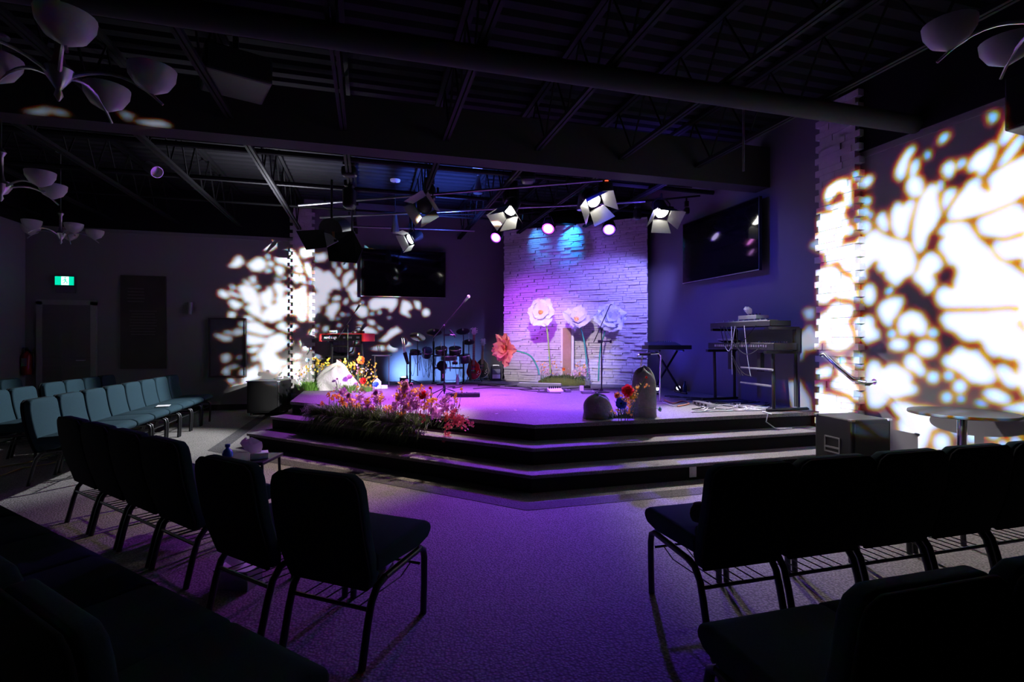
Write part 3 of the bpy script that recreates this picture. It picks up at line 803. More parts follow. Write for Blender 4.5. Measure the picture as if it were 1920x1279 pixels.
def poppy(par, c, face, size, pm, foot, seed, core=m_dark, name='poppy', n=6, cup=.6, sm=None, world=False):
    R = basis(face); mb = MB()
    petal_ring(mb, c, R, n, size, size * .5, cup, .2, seed); petal_ring(mb, c, R, max(4, n - 2), size * .7, size * .42, cup + .4, .2, seed + 1, .4)
    o = mb.build(name, pm, par, smooth=True, world=world)
    mb = MB(); mb.ell(Vector(c) + R @ Vector((0, 0, size * .2)), (size * .18,) * 3, None, 10, 6); mb.build('flower_core', core, o, smooth=True, world=world)
    if foot is not None:
        MB().tube(arc(foot, Vector(c), .0, 6), .004, 5).build('stem', sm or m_stem, o, world=world)
    return o
poppy(ms, (.06, -.19, .31), (0, -1, .3), .045, m_orp, (.06, -.17, .05), 5)
poppy(ms, (-.30, -.05, .52), (0, -1, .3), .03, m_lblue, (-.28, -.02, .05), 6)

c = st(1066, 711); 
cp = at(1064, 697, dep(cm) + .225); cp.z = STG + .001
po = thing('wooden_post', 'weathered brown plank post with pale edge boards behind the moss mound', 'post', cp, UA)
zt = at(1064, 615, dep(cp)).z - STG
MB().box((0, -.03, zt / 2), (.17, .03, zt)).build('brown_plank', m_wood, po, bevel=.003)
MB().box((.0, .0, zt / 2 - .01), (.27, .028, zt - .02)).build('pale_board', mat('pale_board', (.6, .56, .55), .8, namt=.15), po, bevel=.003)

# ---- microphone stands
def mic_stand(label, foot, ztop, base, boom=None, mic=None, extra=None, rz=0):
    t = thing('microphone_stand', label, 'microphone stand', foot, -YAW)
    if base == 'round':
        MB().lathe([(.13, 0), (.13, .012), (.03, .03), (.02, .06)], n=28).build('base', m_black_metal, t, smooth=True)
    else:
        for k in range(3):
            a = rz + 2 * PI * k / 3; MB().tube([(0, 0, .12), (.30 * math.cos(a), .30 * math.sin(a), .008)], .008, 6).build('leg', m_black_metal, t)
        MB().lathe([(.016, .06), (.022, .08), (.022, .15), (.014, .18)], n=12).build('leg_collar', m_black_metal, t, smooth=True)
    MB().tube([(0, 0, .03), (0, 0, ztop)], [.011, .009], 8).build('pole', m_black_metal, t, smooth=True)
    if boom:
        a, b = Vector(boom[0]), Vector(boom[1])
        MB().tube([a, b], .007, 8).build('boom', m_black_metal, t, smooth=True)
        MB().ell((0, 0, ztop), (.025, .025, .03), None, 10, 6).build('boom_clutch', m_black_metal, t, smooth=True)
        if mic:
            d = (b - a).normalized()
            o = MB().tube([b, b + d * .11, b + d * .13], [.012, .02, .02], 10).build('microphone', m_black_metal, t, smooth=True)
            MB().ell(b + d * .15, (.027, .027, .027), None, 12, 8).build('mic_grille', m_silver, o, smooth=True)
        else:
            MB().tube([b, b + Vector((.02, 0, .03)), b + Vector((.045, 0, .02))], .008, 6).build('mic_clip', m_black_plastic, t)
    return t
def loc2(px, py, foot, d=None):          # pixel -> the stand's own frame (its plane at the foot's depth)
    D = d or dep(foot); p = at(px, py, D) - foot
    return Vector((p.x * CO - p.y * SI, p.x * SI + p.y * CO, p.z))
ft = st(833, 742)
s1 = mic_stand('black tripod microphone stand with a raised boom, before the drum kit', ft, loc2(836, 612, ft).z, 'tripod', (loc2(812, 634, ft), loc2(867, 570, ft)), True, rz=.3)
q = loc2(838, 628, ft)
MB().box(q + Vector((.0, -.02, 0)), (.10, .04, .03)).build('clamp', m_black_plastic, s1)
MB().tube([q + Vector((.04, -.02, 0)), q + Vector((.13, -.03, 0))], .007, 6).build('clamp_arm', m_black_metal, s1)
MB().tube([loc2(843, 619, ft), loc2(854, 632, ft)], .016, 8).build('drink_holder', m_black_plastic, s1)
ft = st(1128, 736)
s2 = mic_stand('black round-base microphone stand with an empty boom clip before the giant flowers', ft, loc2(1127, 617, ft).z, 'round', (loc2(1113, 642, ft), loc2(1143, 574, ft)), False)
q = loc2(1125, 640, ft)
MB().box(q + Vector((.0, -.02, 0)), (.08, .04, .045)).build('clamp', m_black_plastic, s2, bevel=.008)
MB().tube([q + Vector((.03, -.02, .0)), q + Vector((.16, -.02, .0))], .011, 8).build('clamp_arm', m_black_metal, s2)
MB().box(q + Vector((.17, -.03, -.005)), (.03, .05, .05)).build('holder_end', m_black_plastic, s2, bevel=.005)
ft = st(652, 727.5)
s3 = mic_stand('black microphone stand reaching over the red keyboard', ft, loc2(652, 612, ft).z, 'round', (loc2(634, 634, ft), loc2(667, 583, ft)), True, rz=.8)
ft = st(763, 721)
s4 = mic_stand('low tripod stand carrying the drumstick bag left of the drum kit', ft, loc2(763, 672, ft).z, 'tripod', None, False, rz=2.6)
q0, q1 = loc2(758, 672, ft), loc2(762, 658, ft)
t = thing('drumsticks', 'pale drumsticks standing in a black stick bag on the low tripod', 'drumsticks', ft + Vector((0, 0, loc2(763, 676, ft).z)), -YAW)
zb = loc2(763, 676, ft).z
mb = MB(); a, b = loc2(766, 683, ft) - Vector((0, 0, zb)), loc2(760, 661, ft) - Vector((0, 0, zb))
mb.tube([a + Vector((0, -.05, 0)), b + Vector((0, -.05, 0))], [.028, .04], 10); mb.build('stick_bag', m_black_plastic, t, smooth=True)
m_stick = mat('pale_drumstick', (.70, .50, .38), .6)
for dx in (-.012, .014):
    e = loc2(756, 634, ft) - Vector((0, 0, zb)); MB().tube([b + Vector((dx, -.05, 0)), e + Vector((dx * 1.6, -.05, 0))], [.008, .007], 7).build('drumstick', m_stick, t, smooth=True)

# ---- red stage keyboard on its stand
dk = 9.75; kc = at(650, 632, dk)
kb = thing('stage_keyboard', 'red-and-black stage keyboard on a black stand, its back to the audience', 'keyboard', kc + Vector((0, 0, -.075)), UA)
MB().box((0, 0, .06), (1.0, .28, .115)).build('back_panel', m_black_plastic, kb, bevel=.004)
MB().box((0, .01, .129), (1.0, .30, .018)).build('red_top', m_red, kb, bevel=.004)
for s in (-1, 1): MB().box((s * (.5 + .022), .0, .065), (.043, .32, .15)).build('red_end', m_red, kb, bevel=.006)
mb = MB()
for k in range(30): mb.box((-.46 + .0315 * k, .19, .09), (.028, .08, .02))
mb.build('keys', m_white_plastic, kb)
def lettering(txt, size, m, par, loc, rx, name='lettering', ext=.001, align='CENTER'):
    cu = bpy.data.curves.new(name, 'FONT'); cu.body = txt; cu.size = size; cu.extrude = ext; cu.align_x = align; cu.resolution_u = 3
    tmp = bpy.data.objects.new(name, cu); C.objects.link(tmp)
    bpy.context.view_layer.update()
    me = bpy.data.meshes.new_from_object(tmp.evaluated_get(bpy.context.evaluated_depsgraph_get()))
    bpy.data.objects.remove(tmp); me.materials.clear(); me.materials.append(m)
    o = bpy.data.objects.new(name, me); C.objects.link(o); o.parent = par; o.location = Vector(loc); o.rotation_euler = rx; return o
m_let = mat('white_lettering', (.85, .85, .85), .5)
lettering('nord stage', .075, m_let, kb, (-.27, -.1425, .045), (PI / 2, 0, 0))
mb = MB()
for x, w in ((.07, .05), (.16, .03), (.20, .03), (.24, .03), (.40, .07)): mb.box((x, -.1435, .065), (w, .004, .035))
mb.build('rear_sockets', m_silver, kb)
zk = kc.z - .075 - STG
ks = thing('keyboard_stand', 'black leg stand under the red keyboard', 'stand', Vector((kc.x, kc.y, STG + .001)), UA)
for s in (-.36, .36):
    MB().tube([(s, 0, zk - .012), (s * 1.12, .02, .02)], .022, 8).build('leg', m_black_metal, ks)
    MB().tube([(s * 1.12, -.13, .02), (s * 1.12, .24, .02)], .018, 8).build('foot_bar', m_black_metal, ks)
    MB().box((s, 0, zk - .012), (.05, .26, .018)).build('support_arm', m_black_metal, ks)
MB().box((0, 0, zk - .10), (.72, .03, .03)).build('cross_bar', m_black_metal, ks)
pz = kc + Vector((0, 0, .064)); 
cpos = kb.location + Matrix.Rotation(UA, 3, 'Z') @ Vector((-.30, -.06, .139))
cd = thing('name_card', 'white folded card with dark handwriting on the red keyboard', 'card', cpos, UA)
MB().box((0, 0, .032), (.24, .006, .062)).build('card', m_white_plastic, cd)
mb = MB(); rnd = random.Random(2)
for i in range(9): mb.box((-.09 + .023 * i, -.0042, .022 + rnd.uniform(-.004, .006)), (.015, .002, rnd.uniform(.008, .02)))
mb.build('handwriting', m_black_plastic, cd)
cpos = kb.location + Matrix.Rotation(UA, 3, 'Z') @ Vector((.28, .0, .139))
hp = thing('headphones', 'dark red headphones lying on the red keyboard', 'headphones', cpos, UA + .4)
m_dred = mat('dark_red_plastic', (.07, .01, .012), .5)
for s in (-.07, .07): MB().lathe([(.03, 0), (.05, .008), (.05, .04), (.03, .05)], (s, 0, 0), 14).build('ear_cup', m_dred, hp, smooth=True)
MB().tube([(-.07 * math.cos(a), .0 + .02 * math.sin(a), .04 + .075 * math.sin(a)) for a in [PI * i / 10 for i in range(11)]], .009, 6).build('headband', m_dred, hp, smooth=True)
MB().tube([(-.09, -.03, .012), (-.2, -.05, .008), (-.33, .01, .008), (-.40, -.02, .008)], .005, 6).build('cable', m_cable_w, hp, smooth=True)

# drafting chair behind the keyboard
f0 = st(637, 720); f0 = at(637, 720, dep(f0) + .12); f0.z = STG + .001
dc = thing('drafting_chair', 'dark swivel chair with a mesh back behind the red keyboard', 'chair', f0, -YAW)
D0 = dep(f0)
def L2_(px, py): return loc2(px, py, f0)
for k in range(5):
    a = 2 * PI * k / 5 + .2; MB().tube([(0, 0, .10), (.27 * math.cos(a), .27 * math.sin(a), .05), (.27 * math.cos(a), .27 * math.sin(a), .012)], [.02, .014, .02], 7).build('leg', m_black_plastic, dc, smooth=True)
MB().tube([(0, 0, .10), (0, 0, .5)], .022, 10).build('gas_lift', m_chrome, dc, smooth=True)
MB().tube([(.21 * math.cos(2 * PI * i / 24), .21 * math.sin(2 * PI * i / 24), .30) for i in range(25)], .011, 6, False).build('foot_ring', m_chrome, dc, smooth=True)
MB().box((0, 0, .53), (.46, .44, .06)).build('seat', m_black_plastic, dc, bevel=.028, seg=3)
bz0, bz1 = .60, .96
pts = [(-.25, .2, bz1), (-.24, .2, .78), (-.2, .18, .64), (-.1, .17, .60), (.1, .17, .60), (.2, .18, .64), (.24, .2, .78), (.25, .2, bz1)]
MB().tube(pts, .018, 8).build('back_frame', m_black_plastic, dc, smooth=True)
mb = MB()
for i in range(7): x = -.21 + .07 * i; mb.tube([(x, .19, .62 + abs(x) * .2), (x, .2, bz1)], .005, 4)
for i in range(5): z = .67 + .07 * i; mb.tube([(-.235, .195, z), (.235, .195, z)], .005, 4)
mb.build('mesh_back', m_grey_plastic, dc)
MB().box((0, .2, .52), (.06, .04, .2)).build('back_post', m_black_plastic, dc)

# clear stand beside the keyboard
g0 = st(716, 724); dg = dep(g0)
cs = thing('clear_plinth', 'thin wire-framed plinth with a clear top right of the red keyboard', 'stand', g0, -YAW + .25)
w_, h_ = .26, loc2(716, 667, g0).z
for sx in (-1, 1):
    for sy in (-1, 1): MB().tube([(sx * w_ / 2, sy * w_ / 2, 0), (sx * w_ / 2, sy * w_ / 2, h_)], .006, 6).build('post', m_silver, cs)
mb = MB()
for s in (-1, 1): mb.tube([(-w_ / 2, s * w_ / 2, h_), (w_ / 2, s * w_ / 2, h_)], .006, 6); mb.tube([(s * w_ / 2, -w_ / 2, h_), (s * w_ / 2, w_ / 2, h_)], .006, 6)
mb.build('top_frame', m_silver, cs)
MB().box((0, 0, h_ + .010), (w_ + .1, w_ + .03, .008)).build('clear_top', m_clear, cs)
g1 = st(707, 728.5)
wh = thing('white_lantern_house', 'small white house-shaped box on the stage beside the clear plinth', 'ornament', g1, -YAW + .2)
MB().prism([(-.07, -.05, 0), (.07, -.05, 0), (.07, -.05, .12), (0, -.05, .19), (-.07, -.05, .12)], (0, .1, 0)).build('house_body', m_white_plastic, wh)
MB().box((.13, -.02, .03), (.11, .09, .06)).build('white_block', m_white_plastic, wh)

# ---- white rock with its flowers
r0 = st(631, 731); r0 = at(631, 731, dep(r0)); r0.z = STG + .001
def rock(name, label, c, rz, s, m, seed, hgt, flat=.45, jag=.12, nu=36, nv=22, cat='rock', shape=None):
    t = thing(name, label, cat, c, rz)
    rnd = random.Random(seed); ph = [rnd.uniform(0, 6) for _ in range(9)]; vs, fs = [], []
    for j in range(nv + 1):
        f = j / nv
        for i in range(nu):
            a = 2 * PI * i / nu
            q = Vector((math.cos(a), math.sin(a)))
            k = max(abs(q.x), abs(q.y)); rr = 1 / (k ** flat)
            pr = shape(f) if shape else (1 - f ** 3) ** .5
            n = 1 + jag * (math.sin(2 * a + ph[0] + 2 * f) * .6 + math.sin(5 * a + ph[1] + 5 * f) * .3 + math.sin(9 * a + 11 * f + ph[2]) * .2) + jag * .7 * math.sin(6 * f + ph[3] + a)
            vs.append((q.x * rr * s[0] * pr * n, q.y * rr * s[1] * pr * n, hgt * f * (1 + (jag * .6) * f * math.sin(a + ph[4]) + .04 * math.sin(4 * a + ph[5]))))
    for j in range(nv):
        for i in range(nu):
            i2 = (i + 1) % nu; fs.append((j * nu + i, j * nu + i2, (j + 1) * nu + i2, (j + 1) * nu + i))
    fs.append(tuple(range(nu - 1, -1, -1))); fs.append(tuple(nv * nu + i for i in range(nu)))
    MB().add(vs, fs).build('stone_body', m, t, smooth=True)
    return t
rock('white_rock', 'big white rock among yellow flowers at the stage\'s left corner', r0, -YAW, (.32, .2), m_rock_w, 4, .46, jag=.2, shape=lambda f: max(.02, (1.05 - .28 * f) * max(0, 1 - f ** 3.2) ** .55))
fa = thing('flower_arrangement', 'yellow and orange flowers with grass tufts around the white rock', 'flower arrangement', r0 + Vector((0, 0, 0)), -YAW)
def FA(px, py, dd=0): p = loc2(px, py, r0, dep(r0) + dd); return p
rnd = random.Random(17)
for nm, cx_, cy_, w, n, hh, yy in (('grass_tuft', 583, 733, .14, 420, .30, -.05), ('grass_tuft', 664, 736, .14, 340, .26, -.24), ('grass_tuft', 692, 733, .1, 160, .2, -.14)):
    mb = MB(); c = FA(cx_, cy_, yy); c.z = .0
    for k in range(n):
        a = rnd.uniform(0, 2 * PI); rr = abs(rnd.gauss(0, w * .5)); blade(mb, c + Vector((rr * math.cos(a), yy + rr * math.sin(a) * .6, .0)), (math.cos(a) * .7, math.sin(a) * .7, 1.3), rnd.uniform(.5, 1) * hh, .013, .3, 4)
    mb.build(nm, m_grass, fa)
my = MB(); mst = MB(); mw = MB(); mo = MB()
clus = [(575, 690, 9), (588, 688, 10), (595, 680, 11), (600, 692, 10), (607, 684, 8), (614, 680, 7), (647, 680, 8), (660, 682, 14), (664, 695, 10), (678, 698, 12), (690, 680, 7), (693, 700, 8), (696, 712, 8), (682, 710, 8), (570, 697, 5), (650, 690, 6), (668, 706, 8), (704, 690, 4)]
for (x, y, n) in clus:
    dd = rnd.uniform(-.05, .25); base = FA(x + rnd.uniform(-6, 6), 733, dd); base.z = .0; base.y = dd
    top = FA(x, y, dd); top.y = dd
    mst.tube([base, base.lerp(top, .5) + Vector((rnd.uniform(-.02, .02), 0, 0)), top], .003, 4)
    for k in range(n):
        c = top + Vector((rnd.gauss(0, .045), rnd.gauss(0, .03), rnd.gauss(0, .045))); c.z = max(c.z, .03); star(my, c, rnd.uniform(.018, .032), rnd)
for k in range(45): 
    x = rnd.choice([560, 572, 655, 683, 648]); c = FA(x + rnd.gauss(0, 7), rnd.uniform(688, 716), .1); c.y = .1 + rnd.uniform(-.1, .1); star(mw, c, .022, rnd)
for k in range(40):
    c = FA(rnd.uniform(668, 700), rnd.uniform(718, 735), -.2); c.y = -.22 + rnd.uniform(-.05, .05); c.z = max(c.z, .02); star(mo, c, .022, rnd)
my.build('yellow_blossoms', m_yel, fa)['kind'] = 'stuff'; mw.build('white_blossoms', m_whitep, fa)['kind'] = 'stuff'; mo.build('orange_blossoms', m_ora, fa)['kind'] = 'stuff'; mst.build('fine_stems', m_stem, fa)['kind'] = 'stuff'
def pp(par, FF, px, py, dd, size, pm, fx, seed, name='poppy', core=m_dark, n=6, cup=.5, face=(0, -1, .25)):
    c = FF(px, py, dd); c.y = dd; f = FF(fx, 735, dd); f.y = dd; f.z = .0; o = poppy(par, c, face, size, pm, f, seed, core, name, n, cup); return o
pp(fa, FA, 678, 676, .05, .085, m_orp, 681, 41); pp(fa, FA, 674, 664, .06, .032, m_orp, 676, 42, 'poppy_bud', cup=1.1)
pp(fa, FA, 682, 715, -.25, .075, m_redp, 684, 43, cup=.8); pp(fa, FA, 656, 710, -.24, .07, m_mauve, 660, 44, 'mauve_bloom', cup=.8, face=(0, -.6, .8)); pp(fa, FA, 633, 711, -.26, .036, m_mauve, 640, 45, 'mauve_bud', cup=1.2)
pp(fa, FA, 705, 724, -.2, .07, m_blue, 705, 46, 'blue_bloom', cup=.7, n=8, face=(0, -.7, .7)); pp(fa, FA, 578, 676, .1, .055, m_lblue, 582, 47, 'pale_blue_bloom', cup=.8); pp(fa, FA, 593, 670, .1, .04, m_lblue, 592, 48, 'pale_blue_bud', cup=1.1)
for i, (x, y) in enumerate(((671, 695), (672, 690), (670, 700), (670, 685))): pp(fa, FA, x, y, .0, .03, m_pink, 672, 60 + i, 'pink_bloom', cup=.9)

# ---- drum kit
f0 = st(825, 719); D0 = dep(f0)
dk_ = thing('drum_kit', 'black electronic drum kit on a rack before the blue-lit wall', 'drum kit', f0, -YAW)
def K(px, py, dd=0):
    p = loc2(px, py, f0, D0 + dd); p.y = dd; return p
def post(px, y0, dd, r=.021):
    a = K(px, y0, dd); b = Vector((a.x, dd, 0)); MB().tube([b, a], r, 10).build('rack_post', m_black_metal, dk_, smooth=True)
post(769, 662, 0); post(813, 640, .1); post(869, 640, .1); 
for a, b in (((769, 665, 0), (813, 664, .1)), ((813, 667, .1), (869, 667, .1)), ((815, 690, .1), (868, 690, .1))):
    MB().tube([K(*a), K(*b)], .017, 8).build('rack_bar', m_black_metal, dk_, smooth=True)
MB().box(K(843, 689.5, .075), (.11, .008, .026)).build('rack_badge', m_silver, dk_)
for px in (769, 813, 869):
    a = K(px, 700, 0); MB().box((a.x, .05, .012), (.05, .3, .022)).build('rack_foot', m_black_plastic, dk_)
def cymbal(px, py, r, dd, tilt, sx, sy, sdd):
    c = K(px, py, dd); R = basis((tilt, -.55, 1)); mb = MB()
    mb.lathe([(.012, .02), (.05, .016), (r * .95, 0), (r, -.008), (r * .95, -.014), (.05, .0)], c, 32, R)
    o = mb.build('cymbal_pad', m_cym, dk_, smooth=True)
    s = K(sx, sy, sdd); MB().tube([s, Vector((s.x, s.y, (c.z + s.z) / 2)) if abs(s.x - c.x) < .02 else s.lerp(c, .5) + Vector((0, 0, .03)), c], .010, 7).build('cymbal_arm', m_black_metal, o, smooth=True)
    MB().ell(c + Vector((0, 0, .03)), (.018, .018, .03), None, 8, 6).build('wing_nut', m_silver, o)
m_cym = mat('rubber_cymbal', (.03, .026, .036), .35)
cymbal(783, 631, .16, -.05, .35, 783, 705, -.05); cymbal(814, 622.5, .155, .05, .1, 813, 645, .1); cymbal(868, 621, .14, .05, -.05, 869, 645, .1); cymbal(879, 641, .12, .2, 0, 879, 700, .2)
MB().tube([K(879, 641, .2), K(879, 622, .2)], .006, 6).build('hi_hat_rod', m_silver, dk_)
def pad(px, py, r, dd, nrm, h=.09):
    c = K(px, py, dd); R = basis(nrm)
    o = MB().lathe([(r * .9, -h), (r, -h + .01), (r, -.01), (r * .98, 0)], c, 24, R).build('drum_pad', m_pad, dk_, smooth=True)
    MB().lathe([(r * 1.03, -.016), (r * 1.05, -.004), (r * 1.0, .006), (r * .9, .004)], c, 24, R).build('rim', m_chr2, o, smooth=True)
m_chr2 = mat('purple_sheen_rim', (.5, .47, .5), .25, .9); m_pad = mat('drum_shell', (.04, .036, .045), .28)
pad(801, 657, .10, -.12, (.25, -.75, .7), .16); pad(779, 657, .11, .1, (.1, .2, 1)); pad(827, 653, .125, .02, (0, -.35, 1), .11); pad(853, 653, .125, .02, (0, -.35, 1), .11); pad(842, 666, .16, -.15, (0, -.1, 1), .10); pad(871, 666, .11, .1, (-.1, -.2, 1), .16)
MB().box(K(796, 660, -.25), (.012, .02, .12)).build('pad_badge', m_silver, dk_)
for px in (827, 852): MB().tube([K(px, 660, .1), K(px, 641, .1)], .008, 6).build('tom_rod', m_chrome, dk_)
for px, py in ((822, 660), (834, 663), (848, 658), (860, 664), (789, 664), (775, 663)): MB().box(K(px, py, -.02), (.06, .05, .045)).build('clamp', m_black_plastic, dk_, bevel=.008)
c = K(829, 700, -.15); mb = MB(); mb.tube([(c.x, -.15, .05), (c.x, -.15, .36)], .03, 8); mb.lathe([(.09, -.05), (.1, -.04), (.1, .04), (.09, .05)], (c.x, -.18, .36), 22, basis((0, -1, .2))); mb.box((c.x, -.25, .016), (.14, .36, .03)); mb.build('kick_tower', m_black_metal, dk_)
MB().box(K(832, 705, -.22), (.05, .03, .09)).build('kick_beater', m_chr2, dk_)
MB().box(K(853, 681, -.05), (.11, .07, .05)).build('sound_module', m_black_plastic, dk_, bevel=.006)
MB().box(K(853, 677.5, -.07), (.05, .03, .03)).build('module_light', m_chr2, dk_)
rnd = random.Random(23)
for i in range(22):
    x = rnd.uniform(778, 868); x2 = x + rnd.uniform(-16, 16); a = K(x, 668, .02); b = K(x2, 668, .05); sg = rnd.uniform(.15, .5)
    MB().tube(arc(a, b, -sg, 12), .0045, 5).build('hanging_cable', m_cable, dk_, smooth=True)
# drum throne under the kit's right side
# ---- guitars on stands
def guitar(label, px, ybot, ytop, dd, body, m_top, strap, lean=.12, seed=0):
    f = st(px, ybot); D = dep(f); sc = (ybot - ytop) / F * D
    t = thing('electric_guitar', label, 'guitar', f + Vector((0, 0, .06)), -YAW + dd)
    sc -= .06
    T = Matrix.Rotation(-lean, 4, 'X')
    ol = []
    for k in range(40):                       # single-cut body outline
        a = 2 * PI * k / 40 + PI / 2
        y = .205 + .205 * math.sin(a); w = .155 * (1 - .22 * max(0, math.sin(a)) - .16 * math.exp(-((y - .24) / .05) ** 2))
        ol.append((w * math.cos(a) * (1.0 if math.cos(a) * 1 < 0 or y < .30 else (.75 if y > .33 else .92)), -.02, y))
    MB(T).prism(ol, (0, .045, 0)).build('body', m_top, t, smooth=True, bevel=.008)
    MB(T).prism([(x * 1.03, -.010, y * 1.02 - .004) for x, _, y in ol], (0, .02, 0)).build('binding', m_cream, t, smooth=True)
    L = sc
    MB(T).prism([(-.028, -.028, .30), (.028, -.028, .30), (.022, -.026, L - .16), (-.022, -.026, L - .16)], (0, .02, 0)).build('neck', m_fret, t)
    mb = MB(T)
    for k in range(15):
        z = .34 + (L - .52) * (1 - .93 ** k) / (1 - .93 ** 15); mb.box((0, -.030, z), (.05, .003, .005))
    for k in range(6): mb.tube([(-.016 + .0064 * k, -.033, .16), (-.013 + .0052 * k, -.031, L - .1)], .0009, 4)
    mb.build('strings_and_frets', m_silver, t)
    MB(T).prism([(-.022, -.022, L - .16), (.022, -.022, L - .16), (.045, -.02, L - .12), (.04, -.02, L), (0, -.02, L - .015), (-.04, -.02, L), (-.045, -.02, L - .12)], (0, .018, 0)).build('headstock', m_head, t)
    mb = MB(T)
    for s in (-1, 1):
        for k in range(3): mb.ell((s * .058, -.012, L - .11 + .04 * k), (.014, .008, .01), None, 8, 6)
    mb.build('tuning_peg', m_chrome, t)
    mb = MB(T)
    for z in (.255, .18): mb.box((0, -.026, z), (.085, .014, .035))
    mb.box((0, -.026, .135), (.09, .014, .014)); mb.build('pickups_and_bridge', m_chrome, t)
    mb = MB(T)
    for x, z in ((.10, .17), (.11, .12), (.075, .10), (.085, .145)): mb.lathe([(.011, 0), (.011, .012), (.006, .014)], (x, -.022, z), 10, basis((0, -1, 0)))
    mb.build('control_knobs', m_cream, t)
    if strap:
        mb = MB(T); mb.prism([(-.10, -.05, .43), (-.045, -.05, .43), (-.04, -.055, -.03), (-.09, -.055, -.03)], (0, .004, 0)); mb.build('strap', mat('olive_strap', (.12, .11, .06), .9), t)
    s = thing('guitar_stand', 'black folding stand holding ' + ('the red guitar' if strap else 'the dark guitar'), 'guitar stand', f, -YAW + dd)
    for x in (-1, 1): MB().tube([(x * .05, .17, .34), (x * .14, .10, .05), (x * .17, .07, .012)], .011, 7).build('leg', m_black_metal, s, smooth=True); MB().tube([(x * .13, .10, .042), (x * .12, -.09, .042)], .009, 7).build('yoke_arm', m_black_metal, s)
    MB().tube([(0, .17, .34), (0, .22, .012)], .011, 7).build('rear_leg', m_black_metal, s)
    MB().tube([(-.14, .10, .042), (.14, .10, .042)], .009, 7).build('cross_bar', m_black_metal, s)
    return t
m_cream = mat('cream_plastic', (.65, .55, .42), .4); m_fret = mat('rosewood_neck', (.40, .26, .15), .5); m_head = mat('pale_headstock', (.62, .6, .62), .3)
guitar('cherry-red single-cut guitar with an olive strap on a stand', 888, 717, 613, .0, 0, mat('cherry_red', (.45, .006, .012), .2), True)
guitar('dark guitar with pale edge binding behind the red guitar', 903.5, 714, 634, -.2, 0, m_black_plastic, False, .14)

# ---- small amplifier, bottle, black case, LED bar, interface, pedals
a0 = st(930, 714); am = thing('guitar_amplifier', 'small black amplifier with a pale control panel left of the stone panel', 'amplifier', a0, -YAW + .1)
MB().box((0, 0, .16), (.22, .2, .30)).build('cabinet', m_black_plastic, am, bevel=.012)
MB().box((0, -.105, .10), (.165, .01, .09)).build('control_panel', mat('pale_panel', (.5, .45, .5), .5), am)
MB().box((0, -.105, .205), (.165, .01, .10)).build('grille', m_grey_plastic, am, bevel=.003)
MB().tube([(-.06, 0, .31), (-.06, 0, .335), (.06, 0, .335), (.06, 0, .31)], .008, 7).build('handle', m_silver, am)
b0 = st(858, 721); bo = thing('water_bottle', 'clear plastic water bottle standing in front of the drum kit', 'bottle', b0)
MB().lathe([(.03, 0), (.033, .01), (.033, .13), (.014, .165), (.013, .18)], n=16).build('bottle_body', mat('pale_clear', (.6, .68, .8), .15, trans=.5), bo, smooth=True)
MB().lathe([(.016, .181), (.016, .20), (.012, .202)], n=14).build('cap', m_white_plastic, bo)
c0 = st(868, 744); ca = thing('pedalboard_case', 'long flat black pedalboard at the foot of the tripod microphone stand', 'pedalboard', c0, -YAW + .05)
MB().box((0, 0, .03), (.52, .17, .058)).build('case_body', m_black_plastic, ca, bevel=.01)
mb = MB()
for i in range(5): mb.box((-.2 + .1 * i, -.02, .064), (.07, .09, .01))
mb.build('pedal_tops', m_grey_plastic, ca)
for i in range(4): MB().lathe([(.012, 0), (.012, .012)], (-.2 + .13 * i, -.05, .0685), 10).build('foot_switch', m_silver, ca)
l0 = st(1012, 725); lb = thing('floor_light_bar', 'long grey light bar with a white top edge before the moss mound', 'light bar', l0, UA + .12)
MB().box((0, 0, .032), (.84, .09, .06)).build('bar_housing', m_grey_plastic, lb, bevel=.006)
MB().box((0, .0, .066), (.80, .05, .006)).build('light_lens', m_white_plastic, lb)
i0 = st(1041, 735); au = thing('stage_box', 'white cable stage box with a row of sockets on the stage floor', 'stage box', i0, -YAW + .25)
MB().prism([(-.12, -.08, 0), (-.12, .07, 0), (-.12, .07, .065), (-.12, -.06, .028), (-.12, -.08, .02)], (.24, 0, 0)).build('box_body', m_white_plastic, au, bevel=.003)
for i in range(6): MB().lathe([(.011, 0), (.011, .04)], (-.095 + .038 * i, .03, .056), 8).build('cable_plug', m_black_plastic, au)
for lab, px, py, s, m in (('small dark effects pedal nearest the white stage box', 1064, 735, (.10, .13, .04), m_grey_plastic), ('upright pale direct box beside the pedals', 1090, 733, (.07, .05, .09), m_white_plastic), ('dark effects pedal behind the upright pale direct box', 1100, 728, (.12, .1, .05), m_black_plastic), ('wide dark multi-pedal left of the round microphone base', 1102, 738, (.20, .12, .04), m_grey_plastic)):
    p = st(px, py); t = thing('effects_pedal', lab, 'pedal', p, -YAW + .1)
    MB().box((0, 0, s[2] / 2), s).build('pedal_body', m, t, bevel=.004)
    for k in (-1, 1): MB().lathe([(.008, 0), (.008, .012)], (k * s[0] * .28, -s[1] * .2, s[2] + .001), 8).build('knob', m_black_plastic if m is m_white_plastic else m_silver, t)
p = st(1101, 724); t = thing('small_speaker_box', 'little lilac-lit box among the stems right of the moss mound', 'box', p, -YAW)
MB().box((0, 0, .055), (.09, .07, .11)).build('box_body', m_grey_plastic, t, bevel=.004); MB().box((0, -.037, .055), (.07, .003, .09)).build('front_panel', m_silver, t)

